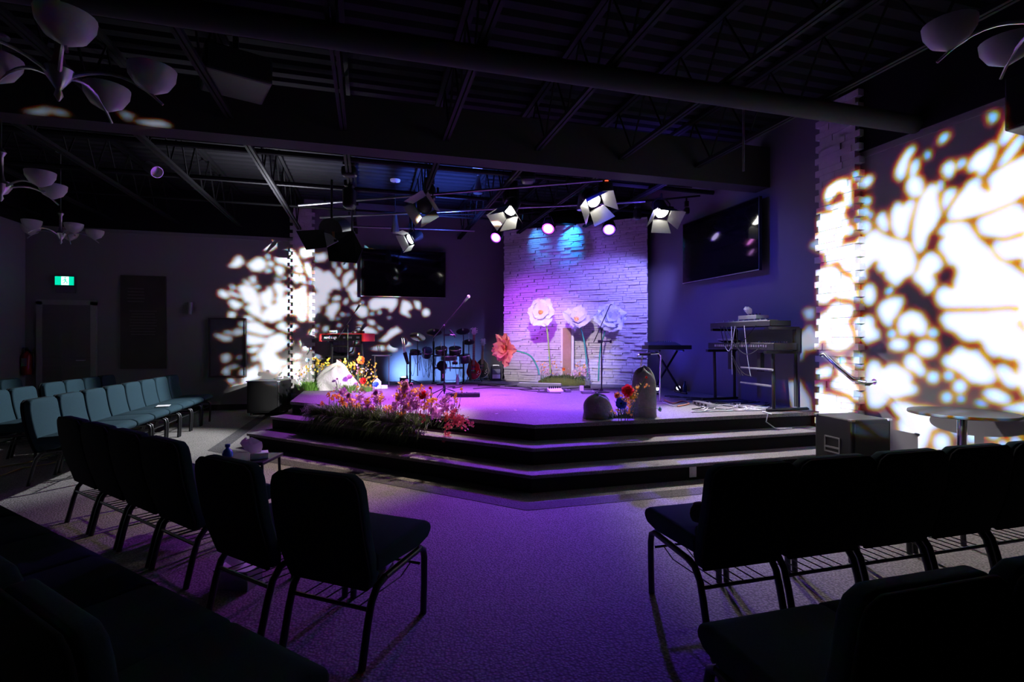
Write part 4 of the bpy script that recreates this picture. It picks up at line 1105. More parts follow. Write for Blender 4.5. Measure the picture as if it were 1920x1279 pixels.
# ---- right-hand rocks with their bouquet
rr0 = st(1203, 784.5); rr0 = st(1206, 780); 
rock('grey_rock', 'tall rounded grey rock standing at the stage front right', rr0, -YAW, (.145, .12), m_rock, 8, .55, .3, .05, shape=lambda f: max(.02, (1.05 - .20 * f) * max(0, 1 - f ** 7) ** .5))
rr1 = st(1121, 783)
rock('grey_rock', 'low grey rock left of the tall one at the stage front', rr1, -YAW, (.165, .12), m_rock, 15, .26, .4, .07, shape=lambda f: max(.02, (1.08 - .30 * f) * max(0, 1 - f ** 6) ** .5))
bq = st(1165, 787); fb = thing('flower_arrangement', 'red poppy, blue daisy and yellow sprays between the two grey rocks', 'flower arrangement', bq, -YAW)
def Q(px, py, dd=0): p = loc2(px, py, bq, dep(bq) + dd); p.y = dd; return p
def pq(px, py, dd, size, pm, fx, seed, name, n=6, cup=.5, core=m_dark):
    c = Q(px, py, dd); poppy(fb, c, (0, -1, .2), size, pm, Vector((Q(fx, 787, dd).x, dd, .0)), seed, core, name, n, cup)
pq(1176, 733, -.1, .075, m_redp, 1172, 71, 'red_poppy', 7, .35, m_redp); pq(1211, 708, -.14, .022, m_redp, 1175, 72, 'red_bud', 6, 1.1, m_redp)
pq(1164, 757, -.12, .066, m_blue, 1165, 73, 'blue_daisy', 12, .25); pq(1157, 742, -.08, .04, m_ora, 1160, 74, 'orange_bloom', 5, .4, m_core)
rnd = random.Random(33); ma = MB(); mb = MB(); mc = MB(); ml = MB()
for (x0, y0, x1, y1, n, M_) in ((1182, 745, 1198, 722, 24, ma), (1185, 752, 1192, 740, 18, ma), (1170, 748, 1185, 770, 26, mc), (1150, 770, 1162, 778, 8, ma), (1175, 772, 1180, 776, 8, mc), (1208, 724, 1214, 723, 6, mc), (1160, 745, 1180, 752, 18, mc)):
    for k in range(n):
        f = rnd.random(); star(M_, Q(x0 + (x1 - x0) * f + rnd.gauss(0, 3), y0 + (y1 - y0) * f + rnd.gauss(0, 3), -.12 + rnd.uniform(-.05, .03)), rnd.uniform(.011, .019), rnd)
for k in range(130):
    x = rnd.uniform(1140, 1190); blade(mb, Q(x, 785, -.06), (rnd.uniform(-.9, .5), rnd.uniform(-.5, .2), .9), rnd.uniform(.07, .2), .010, .4, 4)
for k in range(50): ml.tube([Q(rnd.uniform(1160, 1180), 785, -.08), Q(rnd.uniform(1150, 1200), rnd.uniform(730, 775), -.1)], .002, 4)
ml.tube([Q(1180, 760, -.14), Q(1196, 735, -.15), Q(1210, 710, -.14)], .003, 4); ml.tube([Q(1188, 762, -.12), Q(1210, 764, -.16), Q(1234, 766, -.2)], .003, 4)
ma.build('yellow_blossoms', m_yel, fb)['kind'] = 'stuff'; mc.build('orange_blossoms', m_ora, fb)['kind'] = 'stuff'; mb.build('fern_leaves', m_fern, fb)['kind'] = 'stuff'; ml.build('fine_stems', m_stem, fb)['kind'] = 'stuff'
poppy(fb, Q(1236, 767, -.2), (.4, -1, .2), .03, m_lblue, None, 77, name='pale_blue_bloom', n=5, cup=.5)

# ---- front flower bed along the steps
e0 = L0.lerp(V0, .40).to_3d(); nd = Vector((-1, -1, 0)).normalized(); ud = (V0 - L0).to_3d().normalized()
bc = L1.lerp(V1, .43).to_3d() ; bc = L0.lerp(V0, .425).to_3d() + nd * .19; bc.z = .335
bed = thing('flower_bed', 'long wild flower bed spilling over the stage steps at front left', 'flower arrangement', bc, math.atan2(ud.y, ud.x))
def Bp(px, py, dy=0):                    # pixel -> bed frame on the vertical plane dy in front of the bed axis
    n = nd; p0 = bc + n * dy; k = (px - CX) / F
    dirv = room(k, 1.0, 0); dirv.z = -(py - CY) / F
    s = (p0.dot(n)) / dirv.dot(n) if abs(dirv.dot(n)) > 1e-6 else 0
    p = Vector((0, 0, EYE)) + dirv * s; w = p - bc
    return Vector((w.dot(ud), -dy, w.z))
rnd = random.Random(77); mg = MB(); mf = MB(); my = MB(); mp_ = MB(); mo = MB(); mst = MB(); mr = MB()
MB().box((0, -.02, .05), (1.5, .20, .098)).build('planter_trough', m_riser, bed, bevel=.02)
for k in range(3600):
    x = rnd.uniform(-.85, .98); e = 1 - abs(x / 1.0) ** 3
    y = rnd.uniform(-.14, .10); z = rnd.uniform(.0, .10)
    up = rnd.random()
    if up < .55: d = (rnd.uniform(-.7, .7), rnd.uniform(-.8, .3), rnd.uniform(.5, 1.1)); L = rnd.uniform(.10, .26) * (.5 + .6 * e)
    else: d = (rnd.uniform(-.7, .7), -1, rnd.uniform(-.2, .5)); L = rnd.uniform(.14, .30)
    blade(mg, (x, y, max(z, .09)), d, L, rnd.uniform(.006, .013), rnd.uniform(.2, .9) if up >= .55 else .2, 4)
for k in range(40):                       # fern fronds at the left end
    a = rnd.uniform(2.3, 4.2); b0 = Vector((-.74 + rnd.uniform(0, .22), -.08, .14)); d = Vector((math.cos(a), .35 * math.sin(a) - .25, rnd.uniform(-.1, .6))); L = rnd.uniform(.2, .34)
    for s in range(14):
        f = s / 14; p = b0 + d.normalized() * L * f + Vector((0, 0, -.35 * L * f * f))
        for sd in (-1, 1): blade(mf, p, Vector((d.x * .6 - sd * d.z * .9, d.y * .6 - .2, d.z * .4 + sd * .9)), .06 * (1 - f * .7), .012, .1, 2)
def spray(M_, px, py, n, sp, sz, dy=0, stem=True):
    c = Bp(px, py, dy)
    if stem: mst.tube([Vector((c.x * .9, -dy * .5, .08)), Vector((c.x * .97, -dy, max(.1, c.z * .55))), c], .0028, 4)
    for k in range(int(n * DEN)): star(M_, c + Vector((rnd.gauss(0, sp), rnd.gauss(0, sp * .7), rnd.gauss(0, sp))), rnd.uniform(.8, 1.35) * sz, rnd)
DEN = 2.0
for (x, y, n) in ((615, 742, 5), (624, 744, 9), (634, 742, 8), (640, 752, 12), (652, 748, 8), (660, 755, 16), (668, 762, 14), (648, 762, 12), (600, 759, 5), (587, 765, 3), (673, 742, 4), (690, 752, 10), (700, 768, 14), (715, 747, 6), (745, 742, 5), (725, 770, 12), (738, 765, 12), (756, 775, 12), (765, 760, 8)): spray(mo, x, y, n, .022, .019, rnd.uniform(-.06, .08))
for (x, y, n) in ((752, 725, 4), (783, 733, 6), (792, 728, 5), (780, 738, 6), (815, 750, 8), (790, 742, 8), (806, 745, 8), (812, 735, 4), (800, 760, 10), (870, 732, 2), (858, 745, 4), (862, 752, 4), (760, 742, 5)): spray(mo, x, y, n, .024, .017, rnd.uniform(-.06, .08))
for (x, y, n) in ((643, 738, 12), (656, 745, 14), (705, 742, 16), (676, 750, 22), (690, 760, 24), (712, 752, 22), (640, 731, 5), (758, 722, 5), (764, 735, 22), (755, 745, 24), (770, 752, 26), (785, 760, 26), (762, 762, 26), (800, 742, 14), (812, 765, 20), (745, 758, 18), (776, 742, 18), (835, 760, 22), (840, 750, 18), (845, 765, 18), (820, 775, 20), (660, 770, 14), (730, 780, 14)): spray(mp_, x, y, n, .036, .020, rnd.uniform(-.04, .08))
for (x, y, n) in ((866, 785, 10), (858, 790, 14), (850, 780, 14), (838, 780, 8), (845, 800, 8), (873, 787, 7), (883, 795, 6), (842, 818, 6), (838, 825, 4), (795, 780, 6), (868, 798, 5), (856, 775, 5), (862, 765, 4)): spray(mr, x, y, n, .024, .018, rnd.uniform(.05, .14))
mg.build('foliage', m_fern, bed)['kind'] = 'stuff'; mf.build('fern_fronds', m_fern, bed)['kind'] = 'stuff'; mst.build('fine_stems', m_stem, bed)['kind'] = 'stuff'
mo.build('orange_blossoms', m_ora, bed)['kind'] = 'stuff'; mp_.build('mauve_blossoms', m_mauve, bed)['kind'] = 'stuff'; mr.build('red_pink_blossoms', petal_mat('coral_red_petal', (.75, .16, .12), (.85, .25, .2)), bed)['kind'] = 'stuff'
def pb(px, py, dy, size, pm, seed, name, n=6, cup=.6, core=m_dark, face=(0, -1, .4)):
    c = Bp(px, py, dy); poppy(bed, c, face, size, pm, Vector((c.x, -dy, .08)), seed, core, name, n, cup)
pb(800, 742, .02, .075, m_redp, 81, 'red_poppy', 6, .7, m_redp); pb(812, 728, .02, .032, m_redp, 82, 'red_bud', 6, 1.0, m_redp)
pb(763, 724, .0, .062, m_pink, 83, 'pink_pompom', 12, .3, m_core); pb(776, 722, .0, .035, m_mauve, 84, 'mauve_bud', 6, 1.0); pb(655, 742, .04, .04, m_mauve, 85, 'mauve_bloom', 8, .6); pb(708, 737, .02, .045, m_mauve, 86, 'mauve_bloom', 8, .6)

# ---- synthesizer on its X stand, bent chrome stand
s0 = st(1250, 738); D0 = dep(s0)
def S(px, py, dd=0): p = loc2(px, py, s0, D0 + dd); p.y = dd; return p
zs = S(1250, 655).z
xs_ = thing('keyboard_stand', 'black X-shaped stand under the dark synthesizer by the blue wall', 'stand', s0, -YAW + .15)
for s, y in ((1, -.03), (-1, .03)): MB().tube([(s * .24, y, .02), (-s * .20, y, zs - .02)], .018, 8).build('cross_leg', m_black_metal, xs_)
for x in (-.24, .24): MB().tube([(x, -.2, .018), (x, .2, .018)], .016, 8).build('foot_bar', m_black_metal, xs_)
for x in (-.20, .20): MB().tube([(x, -.18, zs - .02), (x, .18, zs - .02)], .016, 8).build('support_bar', m_black_metal, xs_)
sy = thing('synthesizer', 'dark synthesizer with small knobs on the X-shaped stand', 'synthesizer', s0 + Vector((0, 0, zs - .002)) + room(-.03, 0), -YAW + .15)
MB().box((.03, 0, .035), (.74, .26, .066)).build('body', m_black_plastic, sy, bevel=.006)
MB().prism([(-.30, -.132, .07), (-.30, .10, .07), (-.30, .12, .115), (-.30, .09, .12)], (.52, 0, 0)).build('rear_panel', m_grey_plastic, sy)
for i in range(8): MB().lathe([(.009, 0), (.009, .022)], (-.10 + .035 * i, .09, .118), 8).build('knob', m_silver, sy)
lettering('', .04, m_let, sy, (0, 0, 0), (0, 0, 0)) if False else None
c0 = st(1219, 752); D0c = dep(c0)
def S2(px, py, dd=0): p = loc2(px, py, c0, D0c + dd); p.y = dd; return p
bs = thing('tube_stand', 'bent chrome tube stand behind the tall grey rock', 'stand', c0, -YAW)
a, b = S2(1197, 664), S2(1239, 663)
MB().tube([(a.x - .02, 0, a.z - .03), (a.x + .04, 0, a.z), (b.x - .03, 0, b.z), (b.x, 0, b.z - .03), (b.x - .02, -.01, .012)], .013, 8).build('front_tube', m_chrome, bs, smooth=True)
MB().tube([(a.x + .06, 0, a.z - .01), (a.x + .03, .03, a.z - .25), (a.x + .03, .05, .012)], .012, 8).build('rear_tube', m_chrome, bs, smooth=True)
MB().tube([(a.x + .01, 0, a.z), (a.x + .17, 0, a.z)], .022, 8).build('grip_sleeve', m_black_plastic, bs, smooth=True)
MB().tube([(a.x + .03, .05, .2), (b.x - .02, 0, .2)], .009, 7).build('brace', m_black_metal, bs)
for lab, px, py in (('small round lens light on the stage behind the tall rock', 1231, 731), ('pale floor lamp head at the foot of the blue wall', 1270, 730)):
    p = st(px, py + 3); t = thing('floor_spotlight', lab, 'light', p, -YAW)
    MB().box((0, 0, .05), (.09, .09, .09)).build('housing', m_black_plastic, t, bevel=.01); MB().lathe([(.035, 0), (.038, .006), (.03, .012)], (0, -.046, .055), 16, basis((0, -1, 0))).build('lens', mat('lit_lens', (.8, .8, .8), .3, emit=(.85, .82, 1), estr=1.6), t)
p = st(1284, 737); t = thing('dark_bottle', 'dark bottle standing at the foot of the blue wall', 'bottle', p)
MB().lathe([(.03, 0), (.033, .01), (.033, .11), (.013, .15), (.013, .18)], n=14).build('bottle_body', mat('dark_glass', (.02, .04, .05), .15), t, smooth=True); MB().lathe([(.016, .181), (.016, .195)], n=12).build('cap', m_black_plastic, t)

# ---- keyboard rack along the right wall
ry0, ry1, rx = 5.22, 6.34, 4.93
rk = thing('keyboard_rack', 'tall two-tier black keyboard rack along the right stage wall', 'rack', (rx, (ry0 + ry1) / 2, STG + .001))
def Rk(x, y, z): return Vector((x, y, z))
zl, zu = 1.235, 1.535
for y in (ry0, ry1):
    MB().tube([Rk(rx - .12, y, zl - .03), Rk(rx - .22 if y == ry0 else rx - .10, y - (.12 if y == ry0 else 0), STG + .03)], .022, 8).build('leg', m_black_metal, rk, world=True)
    MB().tube([Rk(rx + .22, y, zl - .03), Rk(rx + .23, y, STG + .03)], .022, 8).build('leg', m_black_metal, rk, world=True)
    MB().tube([Rk(rx - .32, y - (.12 if y == ry0 else 0), STG + .02), Rk(rx + .28, y - (.12 if y == ry0 else 0), STG + .02)], .018, 8).build('foot_bar', m_black_metal, rk, world=True)
    MB().box(Rk(rx, y, zl - .02), (.48, .05, .035)).build('support_arm', m_black_metal, rk, world=True)
    MB().box(Rk(rx + .235, y, (zl + zu) / 2 - .02), (.06, .06, zu - zl)).build('upper_post', m_black_metal, rk, world=True)
    MB().box(Rk(rx + .05, y, zu - .02), (.42, .05, .035)).build('support_arm', m_black_metal, rk, world=True)
for z in (.80, 1.0): MB().tube([Rk(rx - .18, ry0 - .06, z), Rk(rx - .16, ry0 + .52, z)], .014, 8).build('cross_bar', m_silver, rk, world=True)
for y in (5.45, 6.0): MB().box(Rk(rx - .1, y, zl - .15), (.06, .06, .24)).build('hanging_bracket', m_black_metal, rk, world=True)
k1 = thing('synthesizer', 'long dark synthesizer on the lower tier of the right-wall rack', 'synthesizer', (rx, (ry0 + ry1) / 2, zl), PI / 2)
MB().box((0, 0, .05), (1.26, .34, .09)).build('body', m_black_plastic, k1, bevel=.006)
MB().box((.30, .04, .115), (.34, .2, .03), Matrix.Rotation(.25, 3, 'X')).build('tilted_tablet', m_grey_plastic, k1)
mb = MB()
for i in range(24): mb.box((-.5 + .042 * i, .171, .055), (.024, .004, .03))
mb.build('rear_sockets', m_silver, k1)
for i in range(14): MB().lathe([(.008, 0), (.008, .02)], (-.55 + .04 * i, -.1, .096), 6).build('knob', m_silver, k1)
k2 = thing('synthesizer', 'flat dark synthesizer on the upper tier of the right-wall rack', 'synthesizer', (rx, (ry0 + ry1) / 2 + .02, zu), PI / 2)
MB().box((0, 0, .04), (1.15, .32, .07)).build('body', m_black_plastic, k2, bevel=.005)
MB().box((.0, .05, .082), (1.0, .16, .012)).build('top_panel', m_grey_plastic, k2)
for i in range(9): MB().lathe([(.010, 0), (.010, .02)], (-.4 + .1 * i, .06, .0885), 8).build('knob', m_silver, k2)
c = Vector((rx + .02, 5.72, zu + .105)); mx_ = thing('mixer_box', 'pale small mixer on top of the upper synthesizer', 'mixer', c, PI / 2)
MB().box((0, 0, .03), (.34, .2, .05)).build('box_body', m_silver, mx_, bevel=.004)
for i in range(5): MB().lathe([(.009, 0), (.009, .02)], (-.12 + .06 * i, 0, .056), 8).build('knob', m_black_plastic, mx_)
t = thing('crumpled_paper', 'crumpled white paper on top of the keyboard rack', 'paper', c + Vector((-.05, .02, .077)))
tissue(t, .07, 9)
rnd = random.Random(41)
for i in range(9):
    a = Rk(rx - .185, rnd.uniform(5.3, 6.2), zu + .02); b = Rk(rx - .20, rnd.uniform(5.3, 6.2), zl + .05 if i % 2 else STG + .4)
    MB().tube(arc(a, b, -rnd.uniform(.05, .25), 12), .005, 5).build('loose_cable', m_cable_w if i % 3 == 0 else m_cable, rk, smooth=True, world=True)

# ---- cables and a power strip on the stage floor
p = st(1322, 761); q = st(1352, 768)
ps = thing('power_strip', 'long pale rack power strip lying among cables at stage right', 'power strip', st(1320, 762), math.atan2((q - p).y, (q - p).x))
MB().box((0, 0, .028), (.42, .09, .05)).build('strip_body', m_silver, ps, bevel=.003)
for i in range(4): MB().box((-.15 + .09 * i, -.046, .028), (.05, .004, .03)).build('socket', m_black_plastic, ps)
def floor_cable(label, px, m, r=.006, n=0, loop=0, seed=0, group=None):
    rnd = random.Random(seed); w = [atz(x, y, STG + .001 + r) for x, y in px]; sp = []
    for i in range(len(w) - 1):
        p0, p1, p2, p3 = w[max(0, i - 1)], w[i], w[i + 1], w[min(len(w) - 1, i + 2)]
        for s in range(7):
            f = s / 7; sp.append(.5 * ((2 * p1) + (p2 - p0) * f + (2 * p0 - 5 * p1 + 4 * p2 - p3) * f * f + (3 * p1 - p0 - 3 * p2 + p3) * f ** 3))
    tag(MB().tube(sp + [w[-1]], r, 6).build('floor_cable', m, smooth=True), label, 'cable', group)
m_cab_o = mat('orange_cable', (.65, .25, .12), .5)
floor_cable('orange-tinted cable on the stage right of the tall grey rock', [(1246, 750), (1262, 756), (1280, 752), (1292, 757), (1270, 762)], m_cab_o, .008)
floor_cable('pale cable curling past the power strip\'s left end', [(1242, 754), (1268, 762), (1300, 756), (1340, 765), (1320, 770)], m_cable_w, .006)
gi = 'tangled cables at the foot of the keyboard rack'
rnd = random.Random(51)
for i in range(16):
    x, y = rnd.uniform(1310, 1400), rnd.uniform(757, 767); pts = [(x, y)]
    for k in range(6): x = min(1440, max(1300, x + rnd.uniform(-42, 45))); y = min(772.5 - (x - 1300) * .03, max(753, y + rnd.uniform(-7, 7))); pts.append((x, y))
    floor_cable('thin cable in the tangle on the stage at the foot of the keyboard rack', pts, m_cable_w if i % 3 else m_cable, .006, group=gi)
gi = 'cables lying across the stage behind the microphone stands'
for i in range(14):
    x, y = rnd.uniform(850, 1060), rnd.uniform(719, 733); pts = [(x, y)]
    for k in range(4): x += rnd.uniform(-20, 60); y = min(737, max(717.5, y + rnd.uniform(-4, 4))); pts.append((x, y))
    floor_cable('thin dark cable lying on the stage behind the microphone stands', pts, m_cable, .006, group=gi)
gi = 'cables along the foot of the right stage wall'
for i in range(6):
    x, y = rnd.uniform(1245, 1300), rnd.uniform(742, 750); pts = [(x, y)]
    for k in range(4): x += rnd.uniform(10, 40); y += rnd.uniform(-1, 4.5); pts.append((x, y))
    floor_cable('thin dark cable along the foot of the blue-lit right stage wall', pts, m_cable, .006, group=gi)
w = [atz(1430, 772, STG + .012), atz(1447, 776.5, STG + .012)]; e = Vector((w[1].x, V0.y - .02, STG + .008)); e2 = Vector((e.x - .05, V0.y - .045, .42)); e3 = Vector((e.x + .03, V0.y - .10, .346)); e4 = Vector((e.x + .22, V0.y - .14, .346))
tag(MB().tube([w[0], w[1], e, e2, e3, e4], .007, 7).build('hanging_cable', m_cable_w, smooth=True), 'pale cable looping over the stage edge onto the step near the subwoofer', 'cable')
gi = 'pale scraps on the stage floor'
for x, y in ((931, 776), (966, 768), (967, 770)):
    p = st(x, y); tag(MB().box((p.x, p.y, STG + .003), (.035, .012, .003), .3).build('paper_scrap', m_white_plastic), 'tiny pale scrap on the purple-lit stage floor', 'paper scrap', gi)
# ================================================================ rig over the stage
def spot(name, loc, direction, energy, color, angle, blend=.4, radius=.03, parent=None):
    l = bpy.data.lights.new(name, 'SPOT'); l.energy = energy; l.color = color; l.spot_size = math.radians(angle); l.spot_blend = blend; l.shadow_soft_size = radius
    o = bpy.data.objects.new(name, l); C.objects.link(o); o.location = Vector(loc)
    o.rotation_euler = Vector(direction).to_track_quat('-Z', 'Y').to_euler()
    return o
m_lens_w = mat('hot_lens_white', (.9, .9, .85), .4, emit=(1, .96, .86), estr=48)
m_lens_c = mat('hot_lens_cool', (.9, .9, .9), .4, emit=(.93, .98, 1), estr=48)
m_door_in = mat('barn_door_metal', (.16, .16, .155), .5, .2)
def drop(t, top, r=.014, name='hanging_pipe'):
    MB().tube([top, Vector((top.x, top.y, 3.58))], r, 8).build(name, m_black_metal, t, world=True)
def nearest_joist(p):
    return min(JX, key=lambda x: abs(x - p.x))
def fresnel(label, p, aim, s=1.0, doors=(35, 35, 35, 35), lens=m_lens_w, on=True, door_len=.17, roll=0):
    d = (Vector(aim) - p).normalized(); T = frame_to(p, d) @ Matrix.Rotation(roll, 4, 'Y')
    t = thing('fresnel_spotlight', label, 'stage light', p)
    def up(mb): return mb
    R = basis((0, 1, 0), Vector((0, 0, 1)))
    mb = MB(T); mb.lathe([(.05 * s, -.20 * s), (.085 * s, -.17 * s), (.095 * s, -.02 * s), (.10 * s, .03 * s), (.085 * s, .03 * s)], (0, 0, 0), 20, R)
    mb.build('lamp_housing', m_black_metal, t, smooth=True, world=True)
    MB(T).lathe([(.08 * s, .031 * s), (.05 * s, .045 * s), (.001, .05 * s)], (0, 0, 0), 20, R).build('lens', lens if on else m_black_plastic, t, smooth=True, world=True)
    mb = MB(T); a = .105 * s
    for sx in (-1, 1): mb.box((sx * a, .055 * s, 0), (.012 * s, .02 * s, .22 * s)); mb.box((0, .055 * s, sx * a), (.20 * s, .02 * s, .012 * s))
    mb.build('door_frame', m_black_metal, t, world=True)
    for k in range(4):
        ang = math.radians(doors[k]); L = door_len * s; w0, w1 = .10 * s, .14 * s
        K4 = T @ Matrix.Rotation(k * PI / 2, 4, 'Y')
        y0, z0 = .066 * s, .10 * s; y1, z1 = y0 + math.cos(ang) * L, z0 + math.sin(ang) * L
        MB(K4).prism([(-w0, y0, z0), (w0, y0, z0), (w1, y1, z1), (-w1, y1, z1)], (0, .003, .003)).build('barn_door', m_black_metal if s > 1.5 else m_door_in, t, world=True)
    mb = MB(); sd = (T.to_3x3() @ Vector((1, 0, 0))).normalized(); h = p + Vector((0, 0, .16 * s))
    for q in (-1, 1): mb.tube([p + sd * q * .11 * s, p + sd * q * .12 * s + Vector((0, 0, .10 * s)), h + sd * q * .06 * s, h], .009 * s, 6)
    mb.build('yoke', m_black_metal, t, smooth=True, world=True)
    jx = nearest_joist(p)
    MB().tube([h, Vector((h.x, h.y, max(h.z + .02, 3.40))), Vector((h.x, h.y, 3.575))], .014, 8).build('hanging_pipe', m_black_metal, t, world=True)
    return t, d
def par(label, p, aim, col, watts, angle, emi, estr, r=.10, blend=1.0):
    d = (Vector(aim) - p).normalized(); T = frame_to(p, d)
    t = thing('par_light', label, 'stage light', p); R = basis((0, 1, 0), Vector((0, 0, 1)))
    MB(T).lathe([(r * .7, -.15), (r, -.12), (r * 1.06, .0), (r * 1.06, .03), (r * .98, .03), (r * .96, .005)], (0, 0, 0), 22, R).build('housing', m_black_metal, t, smooth=True, world=True)
    MB(T).lathe([(r * .95, .006), (r * .6, .014), (.001, .016)], (0, 0, 0), 22, R).build('lens_ring', mat('ring_' + emi[0], col, .4, emit=col, estr=estr * .5), t, smooth=True, world=True)  # coloured glowing ring imitates the halo around the lit lens
    MB(T).lathe([(r * .72, .010), (r * .72, .020), (.001, .022)], (0, 0, 0), 22, R).build('lit_lens', mat('lens_' + emi[0], emi[1], .4, emit=emi[1], estr=estr), t, smooth=True, world=True)
    h = p + Vector((0, 0, .2)); sd = T.to_3x3() @ Vector((1, 0, 0)); mb = MB()
    for q in (-1, 1): mb.tube([p + sd * q * (r * 1.1), h + sd * q * .05, h], .008, 6)
    mb.build('yoke', m_black_metal, t, world=True)
    MB().tube([h, Vector((h.x, h.y, 3.575))], .012, 8).build('hanging_pipe', m_black_metal, t, world=True)
    spot('par_beam', p + d * .05, d, watts, col, angle, blend, .08)
    return t
def head(px, py, z=3.25, d=None):
    D = d or (z - EYE) * F / (CY - py); return at(px, py, D)
AUD = room(-.2, 2.2, 0.0)
par('lit purple stage light at the left edge of the feature panel', head(930, 445, d=9.5), room(-2.0, 5.2, 0), (.40, .05, 1), 850, 42, ('purple', (.80, .35, 1)), 9)
par('lit magenta stage light over the left half of the feature panel', head(1028, 428, d=8.9), room(-.5, 5.4, 0), (.58, .05, 1), 900, 44, ('magenta', (1, .30, .85)), 10, .11)
par('lit violet-blue stage light over the right half of the feature panel', head(1142, 430, d=8.9), room(.9, 5.1, 0), (.17, .05, 1), 3400, 41, ('violet', (.62, .52, 1)), 9, .11)

FR = {}
t, d = fresnel('brightly lit barn-door lamp in front of the left television', head(772, 447, d=8.9), room(-6.2, 5.3, -.1), 1.05, (40, 60, 25, 60), m_lens_c, door_len=.13)
spot('fresnel_beam', head(772, 447, d=8.9) + d * .32, d, 1500, (.92, .97, 1), 52, .5, .06)
t, d = fresnel('dark barn-door lamp with purple-lit flaps left of the rig', head(797, 386, d=7.2), room(-1.5, 2.0, .8), 1.1, (30, 30, 30, 30), on=False, roll=.5)
t, d = fresnel('barn-door lamp with a narrow lit slot left of the magenta light', head(957, 392, d=7.6), Vector((.1, 6.0, .5)), 1.1, (12, 30, 12, 45), door_len=.2)
spot('fresnel_beam', head(957, 392, d=7.6) + d * .34, d, 900, (1, .84, .62), 44, .7, .06)
t, d = fresnel('barn-door lamp with a warm-lit flap right of centre in the rig', head(1112, 375, d=7.3), room(2.6, 3.4, .2), 1.15, (20, 40, 30, 30), door_len=.2, roll=.6)
spot('fresnel_beam', head(1112, 375, d=7.3) + d * .36, d, 260, (1, .90, .72), 46, .5, .06)
t, d = fresnel('bright barn-door lamp at the top right corner of the feature panel', head(1240, 396, d=7.7), room(2.7, 5.2, .2), 1.15, (25, 45, 30, 45), door_len=.17)
spot('fresnel_beam', head(1240, 396, d=7.7) + d * .34, d, 900, (1, .92, .98), 60, .7, .06)
# large lamp before the left column : two big door leaves hang from its mouth
p = at(622, 432, 7.05); bl = thing('fresnel_spotlight', 'large dark lamp with two big black door leaves before the left stone column', 'stage light', p)
d = room(-.12, -1, -.35).normalized(); T = frame_to(p, d); R = basis((0, 1, 0))
MB(T).lathe([(.09, -.34), (.15, -.30), (.165, -.02), (.17, .04), (.15, .04)], (0, 0, 0), 22, R).build('lamp_housing', m_black_metal, bl, smooth=True, world=True)
def leaf(par, name, m, q):
    w = [at(x, y, dd) for x, y, dd in q]; n = (w[1] - w[0]).cross(w[2] - w[0]).normalized() * .006
    return MB().prism(w, n).build(name, m, par, world=True)
leaf(bl, 'barn_door', m_black_metal, [(555, 433, 6.75), (608, 430, 6.85), (614, 464, 6.60), (574, 468, 6.5)])
leaf(bl, 'barn_door', m_black_metal, [(609, 440, 6.84), (662, 432, 6.9), (680, 468, 6.62), (669, 493, 6.5), (617, 489, 6.5), (613, 464, 6.61)])
lf = leaf(bl, 'inner_plate', m_silver, [(608, 436, 6.80), (619, 439, 6.79), (635, 452, 6.58), (613, 463, 6.56)])
leaf(lf, 'terminal_block', mat('brass_block', (.45, .27, .08), .5), [(622, 434, 6.76), (627, 434, 6.76), (628, 446, 6.70), (624, 447, 6.70)])
leaf(lf, 'cut_out', m_black_metal, [(626, 449, 6.545), (632, 449, 6.545), (631, 453, 6.54), (626, 453, 6.54)])
MB().tube([p + Vector((0, 0, .17)), p + Vector((0, 0, .5)), Vector((p.x, p.y, 3.575))], .016, 8).build('hanging_pipe', m_black_metal, bl, world=True)

# moving heads and small boxes hung in the rig
def rig_box(label, px, py, d, s, name='moving_head', red=False):
    p = at(px, py, d); t = thing(name, label, 'stage light', p, -YAW)
    MB().box((0, 0, 0), s).build('head', m_black_metal, t, bevel=min(s) * .3, seg=3)
    MB().box((0, 0, s[2] * .5 + .06), (s[0] * .8, s[1] * .6, .09)).build('yoke_base', m_black_plastic, t, bevel=.01)
    MB().tube([(0, 0, s[2] * .5 + .10), (0, 0, 3.575 - p.z)], .014, 8).build('hanging_pipe', m_black_metal, t)
    if red: MB().box((0, -s[1] * .5 - .002, s[2] * .35), (.05, .006, .012)).build('red_display', mat('red_led', (.5, .02, .01), .4, emit=(1, .08, .03), estr=2.5), t)
    return t
rig_box('black moving head with a tiny red display above the dark barn-door lamp', 806, 362, 7.9, (.17, .2, .24), red=True)
rig_box('black moving head with a tiny red display above the warm-lit barn-door lamp', 1135, 352, 7.4, (.2, .2, .2), red=True)
rig_box('black box light tucked under the purple-lit beam', 990, 330, 7.0, (.2, .22, .2))
rig_box('black rounded lamp just above the narrow-slot barn-door lamp', 958, 368, 7.9, (.26, .22, .24))
rig_box('upper small black box light on the left hanging pole', 655, 322, 6.9, (.2, .14, .14), 'box_light')
rig_box('lower black box light on the left hanging pole', 655, 372, 7.4, (.16, .2, .3), 'box_light')
rig_box('black lamp hanging over the left television\'s corner', 660, 452, 8.6, (.1, .16, .12), 'box_light')
rig_box('small black lamp above the right end of the rig', 1287, 396, 7.9, (.08, .1, .1), 'box_light')
rig_box('black clamp light at the panel\'s upper right corner', 1195, 402, 8.3, (.12, .14, .18), 'box_light')
